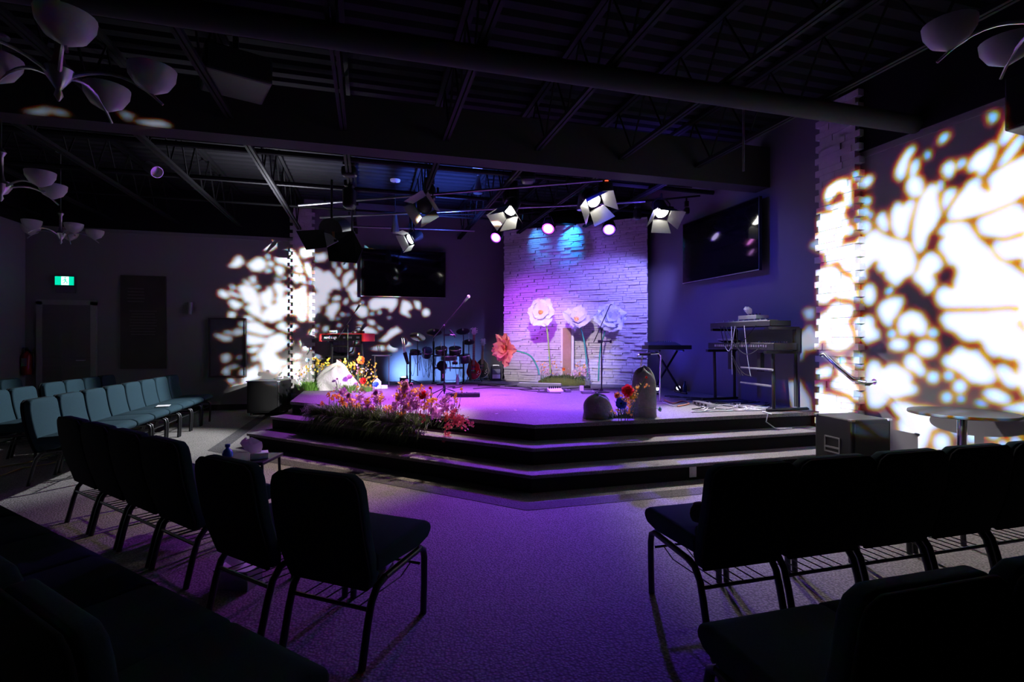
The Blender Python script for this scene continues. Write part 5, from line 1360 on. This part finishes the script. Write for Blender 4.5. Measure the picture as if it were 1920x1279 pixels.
# battens
m_batten = mat('batten_pipe', (.22, .22, .25), .35, .8)
for lab, a, b, z in (('long front lighting batten under the stage ceiling', (560, 385), (1130, 338), 3.50), ('rear lighting batten under the stage ceiling', (600, 408), (1210, 378), 3.52), ('thin rear wire batten nearest the left television', (640, 424), (890, 433), 3.5)):
    p, q = atz(*a, z), atz(*b, z); t = thing('lighting_batten', lab, 'pipe', (p + q) / 2)
    MB().tube([p, q], .018, 8).build('pipe', m_batten, t, world=True, smooth=True)
    for f in (.1, .5, .9): w = p.lerp(q, f); MB().box((w.x, w.y, (w.z + 3.59) / 2 + .01), (.03, .03, 3.575 - w.z)).build('hanger', m_black_metal, t, world=True)
# cone pendants
for lab, px, yt, yb, yc in (('silver cone pendant above the left television', 741, 402, 437, 341), ('silver cone pendant hanging highest, near the middle of the stage ceiling', 896, 330, 363, 316), ('silver cone pendant behind the warm-lit barn-door lamp', 1091, 345, 394, 322)):
    D = 2.86 * F / (CY - yc) if px != 1091 else 7.8
    a, b = at(px, yt, D), at(px, yb, D); t = thing('cone_pendant', lab, 'pendant lamp', b); h = a.z - b.z
    MB().lathe([(.075, 0), (.078, .012), (.028, h), (.02, h + .01)], n=22).build('cone_shade', m_silver, t, smooth=True)
    MB().tube([(0, 0, h + .011), (0, 0, ZC - b.z - .045)], .006, 6).build('cord', m_cable, t)
    MB().lathe([(.03, -.045), (.085, -.03), (.09, 0)], (0, 0, ZC - b.z - .002), 18).build('ceiling_cap', m_white_plastic, t, smooth=True)
# ceiling can light left, small track lamps and sprinkler bits
p = at(287, 318, 6.6); t = thing('ceiling_spotlight', 'small silver can light hung from the dark ceiling at left', 'ceiling light', p)
T = frame_to(p, room(.75, -.35, -.45)); R = basis((0, 1, 0))
MB(T).lathe([(.05, -.13), (.07, -.11), (.075, .10), (.068, .10), (.06, .02)], (0, 0, 0), 20, R).build('can', m_silver, t, smooth=True, world=True)
MB().tube([p + Vector((0, 0, .06)), Vector((p.x, p.y, 3.58))], .01, 7).build('hanging_pipe', m_black_metal, t, world=True)
p = at(620, 30, 3.6); t = thing('smoke_detector', 'tiny pale ceiling device near the top of the photo', 'smoke detector', p)
MB().lathe([(.02, 0), (.03, .01), (.032, .05)], n=14).build('detector_body', m_white_plastic, t); MB().tube([(0, 0, .051), (0, 0, ZC - p.z - .004)], .006, 6).build('hanging_pipe', m_black_metal, t)

# ---- rig washes, with added fill, key and spill spots
q = at(1135, 352, 7.4) + Vector((0, 0, -.14)); spot('moving_head_beam', q, Vector((2.5, 7.2, .5)) - q, 2100, (.34, .11, 1), 75, .8, .05)
q = at(806, 362, 7.9) + Vector((0, 0, -.16)); spot('moving_head_beam', q, Vector((.9, 8.0, .5)) - q, 2200, (.55, .09, 1), 78, .8, .05)
pc = (A + B) / 2
def panel_pt(f, z, o=0): return A.lerp(B, f) + N * o + Vector((0, 0, z))
# two blue beams grazing down the panel
q = panel_pt(.20, 3.93, .5); spot('blue_graze_beam', q, panel_pt(.26, 3.42, .06) - q, 70, (.06, .32, 1), 46, 1, .02)
q = panel_pt(.52, 3.95, .5); spot('blue_graze_beam', q, panel_pt(.50, 3.44, .06) - q, 230, (.02, .28, 1), 48, 1, .02)
q = head(958, 368, d=7.8) + Vector((0, 0, -.16)); spot('purple_fill_beam', q, panel_pt(.5, 2.3) - q, 260, (.24, .10, 1), 62, .9, .06)  # added fill spot, lifts the dim upper half of the panel
# violet wash from the right of the rig, magenta wash from the left
q = at(1287, 396, 7.9) + Vector((0, 0, -.10)); spot('violet_wash_beam', q, panel_pt(.72, 1.75) - q, 760, (.24, .21, 1), 58, .7, .06)
q = head(660, 452, d=8.5) + Vector((0, 0, -.10)); spot('magenta_wash_beam', q, panel_pt(.24, 1.75) - q, 1150, (.48, .06, 1), 34, 1, .06)
# unseen key spot, no lamp body, whitening the giant flowers
q = Vector((1.6, 5.2, 3.3)); spot('flower_key_beam', q, panel_pt(.45, 1.20, .8) - q, 1150, (1, .88, .98), 32, .8, .05)
# added key spot replacing gobo light on the white rock and keyboard
q = Vector((2.9, 3.2, 3.1)); spot('rock_key_beam', q, Vector((r0.x + .1, r0.y, .75)) - q, 4200, (1, .98, .95), 15, .7, .04)
# blue floor uplight on the wall behind the drums
fl = at(757, 708, 10.45); fl.z = STG + .001
t = thing('floor_wash_light', 'small blue-white floor light at the wall left of the drum kit', 'light', fl, -YAW)
MB().box((0, 0, .06), (.14, .14, .10)).build('housing', m_black_plastic, t, bevel=.012)
MB().lathe([(.05, 0), (.055, .008), (.04, .016)], (0, 0, .112), 18).build('lens', mat('lens_skyblue', (.6, .75, 1), .3, emit=(.55, .7, 1), estr=10), t)
def area(name, loc, direction, sx, sy, watts, col):
    l = bpy.data.lights.new(name, 'AREA'); l.shape = 'RECTANGLE'; l.size = sx; l.size_y = sy; l.energy = watts; l.color = col
    o = bpy.data.objects.new(name, l); C.objects.link(o); o.location = Vector(loc); o.rotation_euler = Vector(direction).to_track_quat('-Z', 'Y').to_euler(); return o
spot('floor_wash_beam', fl + Vector((0, 0, .16)), Vector((.12, .7, .06)), 210, (.18, .36, 1), 96, 1, .04)
q = at(846, 700, 10.45); q.z = .66; spot('floor_wash_beam', q, Vector((.1, .7, .06)), 180, (.18, .36, 1), 96, 1, .04)
# deep blue wash along the right stage wall
q = Vector((4.55, 8.2, .75)); spot('blue_wash_beam', q, Vector((5.25, 7.0, 2.1)) - q, 30, (.03, .035, 1), 120, .9, .05)
q = Vector((2.2, 6.3, 3.35)); spot('blue_wash_beam', q, Vector((5.25, 6.6, 1.4)) - q, 290, (.026, .03, 1), 80, .9, .06)
# added upward spots imitating spill on the stage ceiling
q = Vector((1.3, 8.9, 2.95)); spot('ceiling_spill_beam', q, Vector((-.15, .1, 1)), 700, (.07, .15, 1), 124, .9, .1)
q = Vector((3.9, 6.6, 3.1)); spot('ceiling_spill_beam', q, Vector((.1, .15, 1)), 90, (.14, .08, 1), 110, .9, .1)
q = Vector((-1.2, 8.6, 2.9)); spot('ceiling_spill_beam', q, Vector((-.1, -.15, 1)), 260, (.85, .85, 1), 150, .9, .1)  # added pale spot standing in for bounce off the left wall
q = head(958, 368, d=7.6) + Vector((0, 0, -.2)); e = at(888, 665, 10.2); spot('guitar_key_beam', q, e - q, 420, (1, .9, .95), 13, .7, .04)  # added narrow spot to brighten the dark guitar
# ================================================================ gobo projectors
def PX(tile, *flat):                     # polygon read off an enlarged tile of the photo
    x0, y0, s = tile; return [(x0 + flat[i] / s, y0 + flat[i + 1] / s) for i in range(0, len(flat), 2)]
def EL(tile, u, v, ru, rv=None, n=18):
    x0, y0, s = tile; rv = rv or ru
    return [(x0 + (u + ru * math.cos(2 * PI * k / n)) / s, y0 + (v + rv * math.sin(2 * PI * k / n)) / s) for k in range(n)]
def inside(polys, X, Y):
    m = np.zeros(X.shape, bool)
    for p in polys:
        p = np.array(p); lo, hi = p.min(0), p.max(0)
        sel = (X >= lo[0]) & (X <= hi[0]) & (Y >= lo[1]) & (Y <= hi[1]) & ~m
        if not sel.any(): continue
        x, y = X[sel], Y[sel]; c = np.zeros(x.shape, bool); n = len(p); j = n - 1
        for i in range(n):
            xi, yi, xj, yj = p[i][0], p[i][1], p[j][0], p[j][1]
            if yi != yj: c ^= ((yi > y) != (yj > y)) & (x < (xj - xi) * (y - yi) / (yj - yi) + xi)
            j = i
        m[sel] |= c
    return m
def to_px(Wx, Wy, Wz):
    xc = Wx * CO - Wy * SI; yc = np.maximum(Wx * SI + Wy * CO, 1e-3)
    return CX + F * xc / yc, CY - F * (Wz - EYE) / yc
s6 = 6.395; s8 = 7.995; s10 = 9.994; s7 = 7.268
tA, tB, tC, tD, tE, tF, tG, tH = (1540, 170, s6), (1720, 170, s6), (1540, 350, s6), (1720, 350, s6), (1540, 530, s6), (1720, 530, s6), (1540, 680, s6), (1720, 680, s6)
RW = [
 PX(tA, 70,1270,100,1180,200,1100,290,1080,370,1090,385,1400,310,1380,310,1230,220,1210,180,1279,110,1340,85,1340),
 PX(tA, 410,1000,440,990,465,1030,450,1090,420,1060), PX(tA, 470,1120,500,1050,560,1020,605,1040,600,1090,540,1150,490,1160),
 PX(tA, 880,960,930,850,1030,700,1080,670,1110,700,1050,800,1010,950,980,1050,940,1070,890,1020), PX(tA, 1050,1000,1060,900,1110,830,1160,830,1150,930,1110,1010,1070,1040),
 EL(tA, 1115,1150,105,125), EL(tA, 1265,775,20,40),
 EL(tB, 112,770,22,45), PX(tB, 260,610,270,560,310,510,360,520,340,580,290,620), PX(tB, 850,280,900,265,940,300,910,360,880,380),
 PX(tB, 290,960,310,890,380,840,440,880,430,960,390,1040,340,1030), PX(tB, 475,920,480,860,530,810,570,840,550,890,490,930),
 PX(tB, 600,900,640,820,720,730,830,680,870,620,930,650,930,760,860,900,790,1010,740,1010,700,940,620,975),
 PX(tB, 1030,480,1080,350,1160,310,1240,320,1240,420,1150,510,1090,590,1020,660,970,610), PX(tB, 955,890,1050,730,1180,570,1260,500,1279,560,1200,690,1100,830,980,910),
 PX(tB, 840,1060,900,980,1060,890,1279,770,1600,650,1600,1180,1279,1225,1240,1260,900,1300,870,1180),
 PX(tB, 70,1290,100,1160,170,1110,220,1150,240,1290), EL(tB, 265,1140,30,70), PX(tB, 480,1290,600,1100,700,1040,750,1060,750,1110,690,1190,760,1160,820,1200,900,1290),
 PX(tC, 300,100,380,80,380,190,350,220,310,170), EL(tC, 540,170,42), EL(tC, 515,300,45), EL(tC, 580,340,22,38), EL(tC, 440,410,22), EL(tC, 525,480,65,75), EL(tC, 110,260,28),
 PX(tC, -40,350,130,330,300,310,300,390,350,430,320,500,380,480,415,540,380,590,310,580,270,640,200,660,130,610,110,550,-30,550,-40,420),
 PX(tC, 645,400,700,310,750,310,795,420,795,540,740,530,680,480), PX(tC, 830,480,830,300,880,200,930,190,980,240,1020,170,1090,150,1120,190,1070,350,1040,470,1020,590,960,620,880,590),
 PX(tC, 220,890,270,770,300,710,440,690,520,590,640,500,720,560,850,620,960,640,1040,660,1100,780,1140,890,1110,1000,1080,1050,990,1090,890,1190,830,1150,750,1070,760,1010,690,1010,660,960,680,880,620,890,560,970,520,980,530,1090,460,1160,400,1130,390,1050,300,1010),
 PX(tC, -40,1010,100,980,180,970,240,1030,280,1080,370,1110,390,1170,440,1290,-40,1290), EL(tC, 190,760,25), EL(tC, 40,775,28), EL(tC, 820,1230,28),
 PX(tD, 0,1000,20,900,100,800,170,780,250,830,300,930,240,1010,160,1050,200,1100,210,1170,150,1260,100,1270,60,1200,0,1160,-50,1120,-60,1050),
 PX(tD, -70,560,-50,380,0,180,70,60,220,20,245,200,275,330,200,480,110,590,80,720,30,790,-20,770,-60,680), PX(tD, 290,200,300,80,380,20,460,40,430,120,350,240,310,290),
 PX(tD, 350,310,480,110,560,10,740,-10,840,90,900,0,1279,-60,1279,80,1160,170,900,280,650,360,500,390,370,400), PX(tD, 1240,-60,1600,-120,1600,-20,1279,85,1240,85),
 PX(tD, 700,430,740,370,900,310,1150,200,1230,210,1270,290,1500,300,1500,480,1279,530,1050,610,960,600,840,590,740,560),
 PX(tD, 900,700,920,640,1040,650,1279,580,1600,540,1600,800,1279,840,1120,870,1030,880,920,780),
 PX(tD, 250,520,320,440,500,420,590,430,650,520,720,620,860,740,960,880,1100,930,1279,1060,1600,1250,1600,1380,1279,1425,750,1450,330,1450,260,1420,215,1330,230,1230,310,1190,390,1220,430,1230,440,1120,480,1020,440,930,370,930,330,840,250,740,260,650,340,600,260,570),
 PX(tD, 1220,930,1290,890,1500,900,1500,1050,1290,990),
 PX(tE, -40,0,400,0,430,100,460,190,440,230,330,200,230,200,190,160,90,260,-40,250), EL(tE, 565,140,78,125),
 PX(tE, 150,280,230,250,310,280,370,270,410,330,390,420,340,460,350,540,400,620,400,740,330,800,220,830,110,790,90,700,-40,700,-40,440,100,350), PX(tE, 410,500,470,430,560,390,620,430,620,530,690,590,680,660,540,720,460,640),
 PX(tE, 660,330,720,220,850,170,960,180,970,240,900,390,850,440,840,510,790,520,720,460), EL(tE, 795,110,30),
 PX(tE, 900,500,930,400,1060,330,1180,370,1260,490,1240,620,1180,640,1120,620,1080,560,1030,620,940,630), EL(tE, 840,610,46), EL(tE, 920,740,115,72),
 EL(tF, 105,785,130,102), EL(tF, 175,600,50), PX(tE, 985,950,1010,870,1090,850,1170,910,1190,980,1240,1040,1230,1100,1170,1120,1100,1060,1010,1030),
 PX(tE, 415,860,495,860,495,1000,440,1020,415,970), EL(tE, 270,950,42),
 PX(tG, 520,160,540,40,600,-30,680,-10,720,80,790,30,870,10,960,60,1050,120,1090,180,1050,240,1140,290,1140,340,1080,380,1010,390,880,430,810,410,750,500,680,540,590,540,550,480,530,300,510,250),
 PX(tG, 230,70,300,50,370,80,390,160,330,180,420,280,490,390,490,440,430,460,380,400,300,370,200,330,140,290,180,210,240,170), PX(tG, -40,110,110,60,150,100,130,170,-40,190),
 PX(tG, -40,410,130,390,200,420,330,440,410,510,400,590,330,800,-40,800),
 PX(tG, 830,510,860,460,1000,470,1110,520,1279,540,1340,560,1400,600,1430,590,1420,700,1364,790,1314,800,1254,980,1180,1070,1100,1100,1050,1050,940,950,920,700,950,660,880,590), PX(tG, 900,1010,1040,1110,900,1140),
 EL(tH, 180,170,66), EL(tH, 370,150,52), EL(tH, 500,280,76), EL(tH, 345,410,52), EL(tH, 510,425,36),
 PX(tF, 290,930,330,870,400,870,440,800,510,760,570,800,640,820,700,800,760,870,830,950,880,1010,910,1080,930,1150,900,1200,760,1210,640,1190,560,1120,440,1040,330,1000),
 PX(tF, 270,430,330,350,800,340,1100,320,1200,340,1250,400,1180,490,1230,540,1279,590,1600,600,1600,1000,1279,1000,1200,960,1170,900,1100,920,1030,900,980,870,900,890,830,840,760,700,720,680,620,700,540,680,440,580,330,540),
 PX(tF, 930,1050,950,990,1030,980,1120,1040,1200,1130,1210,1210,1140,1260,1060,1240,990,1160), PX(tH, 780,360,830,310,930,310,1080,390,1100,450,1060,490,980,480,850,440),
 PX(tH, 1000,540,1250,480,1400,470,1450,620,1110,570), PX(tH, 680,470,750,450,830,500,760,510), EL(tH, 280,950,100,105), PX(tH, 390,740,470,690,465,890,410,830), PX(tH, 560,640,800,640,720,930,640,960,580,930),
 EL(tH, 905,850,62), PX(tH, 1000,760,1140,750,1140,810,1070,830,1010,800), PX(tH, 1220,760,1350,740,1350,860,1230,820), PX(tH, 990,930,1060,960,1100,1040,1000,1060,970,980), PX(tH, 1110,930,1160,880,1279,980,1350,1050,1160,1050), PX(tH, 820,1060,860,1000,940,1030,960,1100), PX(tH, 80,1100,180,1050,300,1100),
 # dim continuation on the dark wall beyond the column
 PX((1340, 340, 6), 1330, 300, 1470, 240, 1500, 330, 1400, 480), PX((1340, 340, 6), 1060, 720, 1250, 560, 1480, 540, 1430, 900, 1290, 950, 1250, 760, 1180, 790),
 PX((1180, 560, 5.05), 1640, 110, 1740, 90, 1740, 180, 1680, 190), PX((1180, 560, 5.05), 1590, 370, 1700, 250, 1830, 400, 1800, 470, 1650, 480, 1620, 590), PX((1180, 560, 5.05), 1480, 800, 1600, 780, 1700, 950, 1720, 1080, 1560, 1080), PX((1180, 560, 5.05), 1790, 850, 1850, 820, 1850, 1090, 1790, 1090),
]
for k in range(16): RW.append(EL((1945 + 60 * (k % 4), 330 + 130 * (k // 4), 1), 14 * math.sin(k * 3), 20 * math.cos(k * 5), 24, 46))
tI, tJ, tK, tL, tM = (390, 440, s8), (390, 590, s8), (570, 440, s10), (570, 550, s10), (680, 540, s7)
LW = [
 PX(tI, 820,170,870,140,930,90,1010,110,1090,160,1010,190,960,240,880,220,820,200), PX(tI, 380,440,440,350,490,310,570,410,500,460,440,490,340,470), PX(tI, 620,440,680,390,760,340,840,350,900,420,890,510,830,510,810,550,700,540,640,480),
 PX(tI, 890,280,940,310,960,370,920,370), PX(tI, 920,400,970,390,1010,430,980,480,920,470), PX(tI, 1010,340,1130,330,1150,270,1190,210,1260,240,1320,310,1360,400,1420,540,1400,580,1290,550,1280,510,1360,480,1300,440,1250,490,1190,450,1080,430),
 PX(tI, 1010,490,1080,460,1160,500,1150,570,1110,610,1060,590,1050,530), PX(tI, 890,530,950,500,970,540,900,570), PX(tI, 470,780,540,750,690,770,760,860,800,960,820,1100,820,1260,700,1200,560,1090,640,1060,660,1010,590,1010,530,920),
 PX(tI, 550,670,610,690,690,740,620,760,560,700), PX(tI, 640,640,720,620,740,710,700,730), PX(tI, 800,870,900,840,930,770,990,820,1010,930,970,1070,900,1090,830,1050), PX(tI, 1000,760,1060,710,1140,740,1170,800,1160,920,1060,1000,1020,980,1060,900),
 PX(tI, 1180,780,1240,770,1250,830,1200,850), PX(tI, 1260,590,1430,630,1450,730,1420,730,1370,680,1320,730,1260,670), PX(tI, 1030,640,1100,660,1100,690,1040,670), PX(tI, 1130,620,1180,620,1190,660,1150,660), PX(tI, 720,760,790,760,800,800,760,800),
 PX(tI, 840,1140,1010,1040,1170,930,1280,840,1380,820,1400,770,1450,780,1470,960,1460,1279,1350,1279,1350,1210,1230,1190,1140,1220,1130,1279,830,1279), PX(tI, 190,850,240,820,360,910,300,950,200,910), PX(tI, 320,840,400,850,510,930,500,950,400,910), PX(tI, 370,750,430,780,430,820,380,800),
 PX(tI, 330,980,410,970,540,1040,470,1110,400,1090,350,1020), PX(tI, 350,1150,430,1160,440,1220,350,1240), PX(tI, 580,1210,660,1220,740,1279,590,1279), PX(tI, 1390,220,1480,200,1590,230,1580,310,1480,330,1430,360,1370,300), PX(tI, 1440,420,1490,420,1540,510,1560,650,1520,660,1470,560), PX(tI, 1500,700,1540,700,1530,760,1500,740), PX(tI, 1510,890,1560,870,1599,920,1599,1290,1510,1290),
 PX(tJ, 830,0,1140,0,1130,60,1060,80,1000,110,950,110,920,70,870,110,830,90), PX(tJ, 1350,0,1460,0,1460,60,1420,110,1370,90,1350,60), PX(tJ, 590,20,660,20,730,80,700,90,590,70), PX(tJ, 680,0,820,0,820,50),
 PX(tJ, 590,110,780,110,860,170,920,220,1030,240,960,290,830,300,700,270,590,240), PX(tJ, 590,270,750,320,890,340,870,420,760,450,640,450,590,420), PX(tJ, 620,520,720,480,815,490,780,540,680,570),
 PX(tJ, 750,590,840,500,900,350,1000,300,1100,275,1190,310,1200,370,1260,410,1170,490,1130,500,1120,550,1040,550,1030,590,1080,630,1080,670,1180,670,1220,700,1200,750,1130,760,1110,830,1020,890,960,850,850,830,840,740,800,680),
 PX(tJ, 1050,150,1160,95,1200,130,1200,190,1280,150,1330,190,1270,220,1240,260,1160,240,1060,190), PX(tJ, 1380,400,1430,390,1510,420,1540,510,1430,540,1390,470), PX(tJ, 1250,640,1310,595,1390,610,1360,650,1270,670),
 PX(tJ, 1070,910,1160,780,1260,750,1360,710,1350,850,1300,920,1380,960,1450,990,1440,1030,1340,1040,1300,1100,1250,1060,1200,1000,1060,960), PX(tJ, 1410,800,1530,760,1540,950,1440,960,1400,880),
 PX(tJ, 600,840,700,790,770,750,770,800,820,870,800,940,710,970,640,1000,640,1180,540,1220,430,1180,370,1100,440,1050,540,1060,550,950,590,930), PX(tJ, 680,630,740,620,780,680,700,690),
 PX(tJ, 380,260,440,210,540,230,540,280,430,310,380,300), PX(tJ, 230,260,330,240,360,290,250,280), PX(tJ, 120,290,180,300,360,340,330,390,230,390,130,330), PX(tJ, 210,620,290,580,330,630,320,690,240,720), PX(tJ, 230,830,320,770,320,900,240,900), PX(tJ, 350,760,460,770,370,810), PX(tJ, 490,840,560,810,560,920,490,900), PX(tJ, 480,120,560,110,560,190,480,160), PX(tJ, 440,640,490,620,490,660), PX(tJ, 320,950,400,970,410,1020,340,990), PX(tJ, 1500,280,1560,240,1560,320,1500,320), PX(tJ, 1510,0,1599,0,1599,60,1540,90),
 PX(tK, 200,350,300,370,430,330,450,430,400,490,250,500,240,420), PX(tK, 190,700,240,600,290,630,350,650,370,710,430,690,490,670,550,720,620,820,690,880,715,1030,620,1000,540,1020,540,1070,460,1100,490,1170,450,1200,470,1290,160,1290,160,1100,230,1130,290,1060,250,1020,200,960,170,900),
 PX(tK, 570,520,610,520,610,620,580,620), PX(tK, 650,610,700,600,720,700,680,780,630,740), PX(tK, 730,520,840,520,830,620,780,640), PX(tK, 760,800,800,740,860,700,940,660,940,820,900,800,870,850,830,960,770,970,750,880),
 PX(tK, 820,1020,900,940,1050,830,1060,1060,980,1080,1000,1130,1060,1170,1050,1200,960,1250,910,1180,880,1080), PX(tK, 980,610,1050,460,1055,620),
 PX(tL, 90,0,480,0,490,80,440,110,470,180,310,240,330,330,230,420,170,520,110,480,90,300), PX(tL, 560,90,660,30,710,70,690,110,580,140), PX(tL, 770,170,800,110,850,80,850,150,800,210), PX(tL, 450,260,570,170,690,180,690,270,620,360,570,480,530,500,500,420,430,390,470,330),
 PX(tL, 880,0,1030,0,1070,70,1020,130,960,150,910,80), PX(tL, 900,250,1000,205,1100,240,1170,230,1220,290,1210,410,1100,450,1010,380,980,320), PX(tL, 1250,150,1330,90,1599,90,1599,280,1520,250,1470,270,1380,310,1260,290),
 EL(tL, 750,390,30), EL(tL, 660,475,20), EL(tL, 690,595,28), EL(tL, 280,605,22), EL(tL, 855,395,14), EL(tL, 640,705,16), EL(tL, 1120,170,25), EL(tL, 1300,380,28), EL(tL, 1440,350,30),
 PX(tL, 385,660,430,600,470,620,470,690,400,700), PX(tL, 150,690,220,670,290,700,220,740,220,820,280,850,220,880,130,840,120,740), PX(tL, 370,850,410,850,410,940,370,940), PX(tL, 270,910,330,960,310,970,275,930), PX(tL, 1010,520,1080,520,1140,560,1070,580), PX(tL, 1240,490,1320,500,1360,580,1300,590,1230,550), PX(tL, 1400,600,1500,660,1460,680,1400,640), PX(tL, 1000,620,1180,615,1320,660,1420,740,1130,740), PX(tL, 960,930,980,850,1080,850,1000,930), PX(tL, 870,1080,900,990,960,1030,940,1110), PX(tL, 1280,1040,1500,980,1510,1060), PX(tL, 0,880,90,960,110,1030,0,1080), PX(tL, 250,1150,290,1110,340,1200,260,1220),
 PX(tM, 110,270,110,190,180,140,490,140,490,220,400,330,370,270,300,240,200,300), PX(tM, 530,330,560,160,650,190,700,260,620,320,680,400,560,350), PX(tM, 720,170,800,190,800,290,740,260), PX(tM, 350,400,400,390,390,420), PX(tM, 100,440,160,430,190,490,120,490), PX(tM, 350,630,380,580,480,530,550,580,430,650,340,720,240,720), PX(tM, 130,830,220,790,310,790,320,840), PX(tM, 340,820,380,770,460,760,500,830,440,860), PX(tM, 500,720,560,680,680,760,560,800), EL(tM, 880,330,50),
 [(683, 462), (705, 459), (733, 464), (700, 466)],
]
LBM = [PX((0, 180, 5.647), 230,150,330,160,520,120,520,180,400,195), PX((0, 180, 5.647), 550,190,600,150,670,160,700,205), PX((0, 180, 5.647), 1290,170,1340,180,1390,200,1350,258), PX((0, 180, 5.647), 1430,268,1530,262,1650,262,1740,270,1800,325,1600,318)]

def gobo(label, P, polys, lift, N_, watts, rad, dist=.42, mask_extra=None, col=((1, 0, 0), (0, 1, 0), (0, 0, 1))):
    # the centre of the projected picture, then the plate that carries its holes
    pts = [lift(x, y) for p in polys for (x, y) in p]
    f = sum(((q - P).normalized() for q in pts), Vector()).normalized()
    T = frame_to((0, 0, 0), f).to_3x3(); r, u = T @ Vector((1, 0, 0)), T @ Vector((0, 0, 1))
    ab = [((q - P).dot(r) / (q - P).dot(f), (q - P).dot(u) / (q - P).dot(f)) for q in pts]
    a0, a1 = min(a for a, b in ab) - .05, max(a for a, b in ab) + .05; b0, b1 = min(b for a, b in ab) - .05, max(b for a, b in ab) + .05
    step = max(a1 - a0, b1 - b0) / N_; na, nb = int((a1 - a0) / step), int((b1 - b0) / step); a1, b1 = a0 + na * step, b0 + nb * step
    aa = a0 + (np.arange(na) + .5) * step; bb = b0 + (np.arange(nb) + .5) * step; Ag, Bg = np.meshgrid(aa, bb)
    D = [f[i] + r[i] * Ag + u[i] * Bg for i in range(3)]
    hole = mask_extra(P, D)
    t = thing('gobo_projector', label, 'projector', P)
    mb = MB(); q = dist
    for j in range(nb):
        row = hole[j]; i = 0
        while i < na:
            if row[i]: i += 1; continue
            k = i
            while k < na and not row[k]: k += 1
            c = [(a0 + i * step, b0 + j * step), (a0 + k * step, b0 + j * step), (a0 + k * step, b0 + (j + 1) * step), (a0 + i * step, b0 + (j + 1) * step)]
            mb.add([P + (f + r * x + u * y) * q for x, y in c], [(0, 1, 2, 3)]); i = k
    g = mb.build('gobo_plate', m_black_metal, t, world=True)
    c4 = [(a0, b0), (a1, b0), (a1, b1), (a0, b1)]
    o = [P + (f + r * x + u * y) * q for x, y in c4]
    k_ = [P - f * .14 + (r * (.10 if i in (1, 2) else -.10)) + (u * (.10 if i > 1 else -.10)) for i in range(4)]
    mb = MB(); mb.add(o + k_, [(4, 5, 6, 7)] + [(i, (i + 1) % 4, 4 + (i + 1) % 4, 4 + i) for i in range(4)]); mb.build('housing', m_black_metal, t, world=True)
    tp = P - f * .05
    MB().tube([tp + Vector((0, 0, .16)), Vector((tp.x, tp.y, 4.2 if abs(tp.x) > 99 else 3.58))], .016, 8).build('hanging_pipe', m_black_metal, t, world=True)
    ang = 2 * math.degrees(math.atan(math.hypot(max(abs(a0), abs(a1)), max(abs(b0), abs(b1))))) + 4
    for c_, rr, w in zip(col, rad, watts): spot('gobo_lamp', P, f, w, c_, ang, 0, rr)
    return t
PR = Vector((-2.0, 1.1, 2.7))
def mR(P, D):
    s = (XR - .02 - P.x) / np.maximum(D[0], 1e-4); Wx, Wy, Wz = P.x + D[0] * s, P.y + D[1] * s, P.z + D[2] * s
    X, Y = to_px(Wx, Wy, Wz); return inside(RW, X, Y) & (D[0] > 0)
gobo('leaf-pattern projector aimed at the right wall', PR, RW[:1] + [p for p in RW if all(1340 < x < 2140 for x, y in p)], lambda x, y: atX(x, y, XR - .02), 430, (10000, 10000, 11000), (.0043, .0026, .0012), mask_extra=mR)
PLj = Vector((4.55, 1.5, 2.75))
def mL(P, D):
    s = (5.75 - P.y) / np.maximum(D[1], 1e-4); Wx, Wz = P.x + D[0] * s, P.z + D[2] * s
    X, Y = to_px(Wx, P.y + D[1] * s, Wz); beam = Wz > ZW
    hb = inside(LBM, X, Y)
    s = (YB - .06 - P.y) / np.maximum(D[1], 1e-4); Wx, Wy, Wz2 = P.x + D[0] * s, P.y + D[1] * s, P.z + D[2] * s
    X, Y = to_px(Wx, Wy, Wz2); return np.where(beam, hb, inside(LW, X, Y))
def liftL(x, y):
    return atY(x, y, 5.75) if y < 300 else atY(x, y, YB - .06)
gobo('tree-pattern projector aimed at the left wall', PLj, LW + LBM, liftL, 520, (23000, 23000, 25000), (.0024, .0018, .0014), mask_extra=mL)

# ================================================================ camera, world, view
cam = bpy.data.cameras.new('camera'); cam.sensor_width = 36; cam.lens = 36 * F / 1920; cam.clip_start = .05
co = bpy.data.objects.new('camera', cam); C.objects.link(co)
co.location = (0, 0, EYE); co.rotation_euler = (PI / 2, 0, -YAW)
cam.shift_y = (640 - 639.5) / 1920
bpy.context.scene.camera = co
w = bpy.data.worlds.new('dark_hall'); bpy.context.scene.world = w; w.use_nodes = True
w.node_tree.nodes['Background'].inputs[0].default_value = (.5, .45, .7, 1); w.node_tree.nodes['Background'].inputs[1].default_value = .0
vs = bpy.context.scene.view_settings
vs.view_transform = 'Standard'; vs.look = 'None'; vs.gamma = 1; vs.exposure = 0; vs.use_curve_mapping = False
